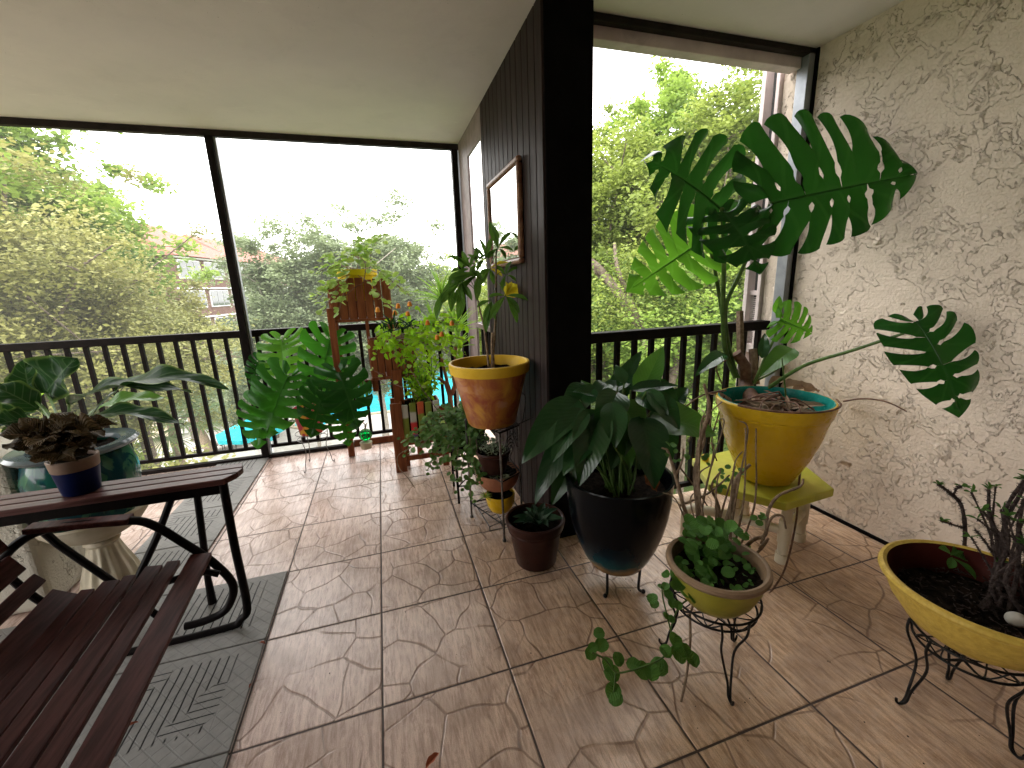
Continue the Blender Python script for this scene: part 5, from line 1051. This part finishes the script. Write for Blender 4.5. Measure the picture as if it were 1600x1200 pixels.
# limbs seen through the right opening
w = thing('bare_limbed_tree', polar(31, 8.6), 'dark crooked forked trunk just past the black post', 'tree')
tb = MB(); dd = 8.6
for pts, r0 in (([(1040,700),(1035,600),(1005,520),(960,450),(925,410),(890,400)], .14), ([(1010,530),(985,470),(965,420),(960,380)], .07), ([(1040,620),(1075,520),(1110,470),(1180,455),(1250,440)], .10), ([(960,450),(935,430),(905,380)], .05)):
    sp_ = spline([D(u, v, dd+random.uniform(-.4,.4)) for u, v in pts], 6); tb.tube(sp_, [r0*(1-.6*i/len(sp_)) for i in range(len(sp_))], 8)
b0 = D(1040,700,dd); tb.tube([(b0.x, b0.y, GZ), b0], [.2,.14], 8); tb.build('trunk', BARK, w, sharp=None)
pts = []
for u, v in [(random.uniform(925,1200), random.uniform(400,520)) for _ in range(60)]: c = np.array(D(u, v, dd+random.uniform(-1,1))); pts.append(c+RNG.normal(size=(160,3))*.22)
leaves_mesh('crown', MIXED, np.concatenate(pts), .034, w)
# shrubs
def shrub(name, c, r, h, mat, label, n=2600, size=.06, group=None):
    w = thing(name, c, label, 'shrub', group); q = RNG.normal(size=(n,3)); q /= np.linalg.norm(q, axis=1)[:, None]; q *= (RNG.random(n)**.35)[:, None]; q *= 1+.18*np.sin(q[:, :1]*9+q[:, 1:2]*7+c[0])
    p = q*np.array([r, r, h*.5])+np.array([c[0], c[1], c[2]+h*.5]); leaves_mesh('crown', mat, p, size, w)
    st = MB()
    for i in range(7): a = i*.9; st.tube([(c[0], c[1], c[2]), (c[0]+r*.5*math.cos(a), c[1]+r*.5*math.sin(a), c[2]+h*.6)], [.03,.01], 5)
    st.build('stems', BARK, w); return w
for i, (az, di, r, h, mt) in enumerate([(-35,14,2.0,4.2,OLIVE),(-32,15,1.6,3.6,LIME),(-28.5,17,1.4,2.9,LIME),(-19.5,30,2.4,3.4,GREY),(-16,26,1.6,2.8,GREY),(-12,33,2.6,4.4,GREY),(33,17,1.8,3.2,GREEN),(28,13,1.2,2.4,GREY),(41,18,2.0,3.4,MIXED),(50,15,1.8,3.6,GREEN),(45,25,2.4,4.2,LIME),(23,26,2.4,4.2,MIXED),(15,38,3.2,4.6,GREY),(7,40,3.4,5,GREY),(-2,42,3.4,4.6,GREEN)]):
    lb = ['olive shrub below the left end of the long railing','yellow green shrub seen low through the long railing','yellow green shrub beside the palm','grey shrub behind the palm trunk','grey shrub above the turquoise parasol','grey shrub at the far pool corner','green shrub on the lawn past the short railing','grey green shrub beside the post foot','mid green shrub on the far lawn','green shrub under the wide tree','lime shrub far across the lawn','shrub beyond the narrow corner opening','grey shrub beyond the pool near the corner','grey shrub beyond the middle of the pool','green shrub across the pool behind the planter'][i]
    shrub('garden_shrub', polar(az, di), r, h, mt, lb, int(min(16000, 4200*r*r)), .045+.001*di)
# palms
def palm(c, h, r, label, nf=26, lean=.2, tr=.13, seed=1):
    rnd = random.Random(seed); w = thing('palm_tree', c, label, 'palm'); top = V((c[0]+lean, c[1], c[2]+h))
    MB().tube(spline([c, (V(c)+top)/2+V((lean*.2,0,0)), top], 8), [tr*(1+.06*(i % 2)) for i in range(17)], 12).build('trunk', basic('palm_bark', (.22,.16,.11), (.34,.26,.18), .9, 20, .8, .02), w, sharp=None)
    fr = MB()
    for i in range(nf):
        a = 2.399*i; el = 1.3-2.0*i/nf; u = V((math.cos(a)*math.cos(el), math.sin(a)*math.cos(el), math.sin(el))); hub = top+u*r*.45
        fr.tube([top, hub], .012, 4)
        sdv = u.cross(V((0,0,1))).normalized() if abs(u.z) < .98 else V((1,0,0))
        for k in range(24):
            t = (k-11.5)/11.5*1.9; q = (u*math.cos(t)+sdv*math.sin(t)).normalized(); leaf(fr, hub, hub+q*r*.62*(1-.15*abs(t))+V((0,0,-.08*r*abs(t))), (0,0,1), .05, 'lance', .25, .3, 0, 5, 1)
    fr.build('fronds', leafmat('palm_frond', (.10,.17,.06), (.22,.30,.12), (.3,.36,.2), .35, rough=.4, nv=1, veinw=.2), w); return w
palm(P(333,712,'z',GZ), 3.3, 1.7, 'fan palm with a bare trunk standing on the pool deck', lean=-.6, tr=.2)
palm(polar(-23.5, 17), 3.4, 1.7, 'shorter fan palm left of the bare trunked palm', seed=2, lean=0)
palm(polar(29, 14), 3.0, 1.3, 'small fan palm beside the black post', seed=3, lean=0)
# turquoise parasols and loungers
M['turq'] = basic('turquoise_canvas', (.0,.42,.50), (.01,.52,.60), .7, 5, .1)
M['white'] = basic('white_paint', (.7,.7,.7), (.8,.8,.8), .4, 6, .05)
def parasol(c, h, r, label, closed=False):
    w = thing('parasol', c, label, 'parasol'); MB().tube([c, V(c)+V((0,0,h))], .025, 8).build('pole', 'white', w)
    if not closed:
        mb = MB(); n = 8; z = c[2]+h; vs = [(c[0], c[1], z+.02)]+[(c[0]+r*math.cos(2*PI*i/n), c[1]+r*math.sin(2*PI*i/n), z-.5) for i in range(n)]+[(c[0]+r*math.cos(2*PI*i/n), c[1]+r*math.sin(2*PI*i/n), z-.65) for i in range(n)]
        mb.add(vs, [(0, 1+i, 1+(i+1) % n) for i in range(n)]+[(1+i, 1+n+i, 1+n+(i+1) % n, 1+(i+1) % n) for i in range(n)]); mb.build('canopy', 'turq', w, smooth=False)
    else: MB().lathe([(.02,h-.02),(.08,h-.2),(.13,h-1.1),(.10,h-1.25),(.06,h-1.3)], c, 12, wob=lambda a, z: 1+.2*math.cos(a*6)).build('canopy', 'turq', w)
parasol(V((*P(388,655,'z',GZ+2.3).xy, GZ)), 2.3, 1.25, 'open turquoise parasol by the pool seen through the railing')
parasol(P(430,722,'z',GZ), 2.3, 1, 'folded turquoise parasol beside the pool', True)
def lounger(c, rz, label):
    w = thing('sun_lounger', c, label, 'sun lounger', 'loungers on the pool deck'); ca, sa = math.cos(rz), math.sin(rz); tf = lambda x, y, z: (c[0]+x*ca-y*sa, c[1]+x*sa+y*ca, c[2]+z)
    fr = MB(); 
    for s_ in (-.3,.3): fr.tube([tf(-.9,s_,.32), tf(.4,s_,.32), tf(1.0,s_,.7)], .02, 6)
    for x in (-.8,.3):
        for s_ in (-.3,.3): fr.tube([tf(x,s_,.32), tf(x,s_,.0)], .018, 6)
    fr.build('frame', 'rail', w); sl = MB()
    for i in range(14): x = -.88+i*.095; sl.bar(tf(x,-.3,.335), tf(x,.3,.335), .06, .015)
    for i in range(6): x = .45+i*.095; z = .36+i*.06; sl.bar(tf(x,-.3,z), tf(x,.3,z), .06, .015)
    sl.build('webbing', 'path', w, smooth=False)
for i in range(4): p = P(338+i*17, 703-i*4, 'z', GZ); lounger(p, .5+i*.1, ['sun lounger nearest the palm trunk','second sun lounger from the palm trunk','third sun lounger from the palm trunk','sun lounger under the open parasol'][i])
# pump cabinet on the deck
w = thing('pool_cabinet', P(262,700,'z',GZ), 'pale cabinet and dark bin on the deck below the railing', 'cabinet'); c = P(262,700,'z',GZ)
bevel(MB().box((c.x-1.1,c.y,GZ+.01), (c.x+.3,c.y+.9,GZ+1.7)).build('body', 'stone', w, smooth=False), .02); bevel(MB().box((c.x-1.16,c.y-.06,GZ+1.701), (c.x+.36,c.y+.96,GZ+1.8)).build('lid', 'white', w, smooth=False), .02)
w = thing('litter_bin', P(275,690,'z',GZ), 'dark litter bin standing on the pool deck', 'bin'); c = P(290,690,'z',GZ); MB().lathe([(.001,0),(.2,0),(.22,.7),(.24,.72),(.2,.8),(.001,.82)], (c.x+.5,c.y,GZ+.01), 20).build('body', 'mauve', w)
# the building with red roof
A0, B0 = polar(-20.6, 50, -3.3), polar(-8, 78, -3.3); ux = (B0-A0).normalized(); uy = V((-ux.y, ux.x, 0)); Lb = (B0-A0).length
w = thing('apartment_building', A0, 'three storey brown apartment block with pinkish tiled hipped roof', 'building')
def bq(mb, x0, x1, y0, y1, z0, z1):
    vs = [A0+ux*x+uy*y+V((0,0,z)) for z in (z0, z1) for x, y in ((x0,y0),(x1,y0),(x1,y1),(x0,y1))]; mb.add(vs, [(3,2,1,0),(4,5,6,7),(0,1,5,4),(1,2,6,5),(2,3,7,6),(3,0,4,7)])
M['brownwall'] = basic('brown_block_wall', (.11,.062,.05), (.15,.09,.075), .8, 2, .1); M['rooft'] = basic('pink_roof_tiles', (.24,.095,.075), (.32,.14,.11), .8, 3, .5, .05, stretch=(1,1,4))
mb = MB(); bq(mb, 0, Lb, 0, 12, -2.5, 8.4); mb.build('walls', 'brownwall', w, smooth=False)
for fl_i in range(3):
    for i in range(int(Lb/4)):
        x0 = .6+i*4; z0 = .9+fl_i*2.8; mb = MB(); bq(mb, x0, x0+3.2, -.12, -.001, z0, z0+1.7)
        wn = mb.build('window', 'white', w, smooth=False)
        mb = MB()
        for k in range(3): bq(mb, x0+.1+k*1.03, x0+1.03+k*1.03, -.16, -.121, z0+.1, z0+1.6)
        mb.build('pane', 'glass', wn, smooth=False).location = (0,0,0)
    mb = MB(); bq(mb, -.2, Lb+.2, -.35, -.13, fl_i*2.8+2.72, fl_i*2.8+2.86); mb.build('ledge', 'white', w, smooth=False)
for k in range(3):
    x0, x1 = k*Lb/3-.5, (k+1)*Lb/3+.3; hh = 12.2-k*.3; rv = [(x0,-.8,8.5),(x1,-.8,8.5),(x1,12.8,8.5),(x0,12.8,8.5),(x0+2.5,6,hh),(x1-2.5,6,hh)]
    MB().add([A0+ux*x+uy*y+V((0,0,z)) for x, y, z in rv], [(0,1,5,4),(1,2,5),(2,3,4,5),(3,0,4),(3,2,1,0)]).build('roof', 'rooft', w, smooth=False)
# far belt of trees
pts = []; tn = []
for i in range(420):
    az = random.uniform(-62, 75); di = random.uniform(38, 60) if not -25 < az < -8 else random.uniform(84, 95); c = np.array(polar(az, di, GZ+random.uniform(.5, 3.6))); n = 110; q = RNG.normal(size=(n,3)); q /= np.linalg.norm(q, axis=1)[:, None]; pts.append(c+q*np.array([2.6,2.6,1.6])*(RNG.random(n)**.4)[:, None]); tn.append(np.full(n, random.random()))
o = leaves_mesh('distant_foliage', MIXED, np.concatenate(pts), .42, None, tint=np.concatenate(tn)); tag(o, kind='stuff')

# ------------------------------------------------------------------ light
EL, AZ = 52, -38
wd = bpy.data.worlds.new('World'); S.world = wd; wd.use_nodes = True; nt = wd.node_tree; bg = nt.nodes['Background']
sk = nt.nodes.new('ShaderNodeTexSky'); sk.sky_type = 'NISHITA'; sk.sun_disc = False; sk.sun_elevation = math.radians(EL); sk.sun_rotation = math.radians(AZ); sk.air_density = 1; sk.dust_density = 4
cl = N(nt, 'TexNoise'); cl.inputs['Scale'].default_value = 1.6; cl.inputs['Detail'].default_value = 5; tcw = N(nt, 'TexCoord'); nt.links.new(tcw.outputs['Generated'], cl.inputs[0])
cc = mixc(nt, cl.outputs[0], (41, 40.3, 39.5), (47, 46.2, 45)); nt.links.new(mixc(nt, .88, sk.outputs[0], cc), bg.inputs[0]); bg.inputs[1].default_value = .15
sl = bpy.data.lights.new('sun', 'SUN'); sl.energy = 1.5; sl.angle = math.radians(14); sl.color = (1, .96, .9)
so = bpy.data.objects.new('sun', sl); COL.objects.link(so); dirv = V((math.sin(math.radians(AZ))*math.cos(math.radians(EL)), math.cos(math.radians(AZ))*math.cos(math.radians(EL)), math.sin(math.radians(EL))))
so.rotation_euler = dirv.to_track_quat('Z', 'Y').to_euler(); so.location = dirv*30
S.view_settings.view_transform = 'Standard'; S.view_settings.look = 'None'; S.view_settings.exposure = 0; S.view_settings.gamma = 1
S.render.engine = 'CYCLES'; c = S.cycles; c.use_denoising = True; c.max_bounces = 8; c.diffuse_bounces = 5; c.glossy_bounces = 4; c.transmission_bounces = 6; c.transparent_max_bounces = 10; c.caustics_reflective = False; c.caustics_refractive = False; c.sample_clamp_indirect = 8
S.render.resolution_x = 1024; S.render.resolution_y = 768
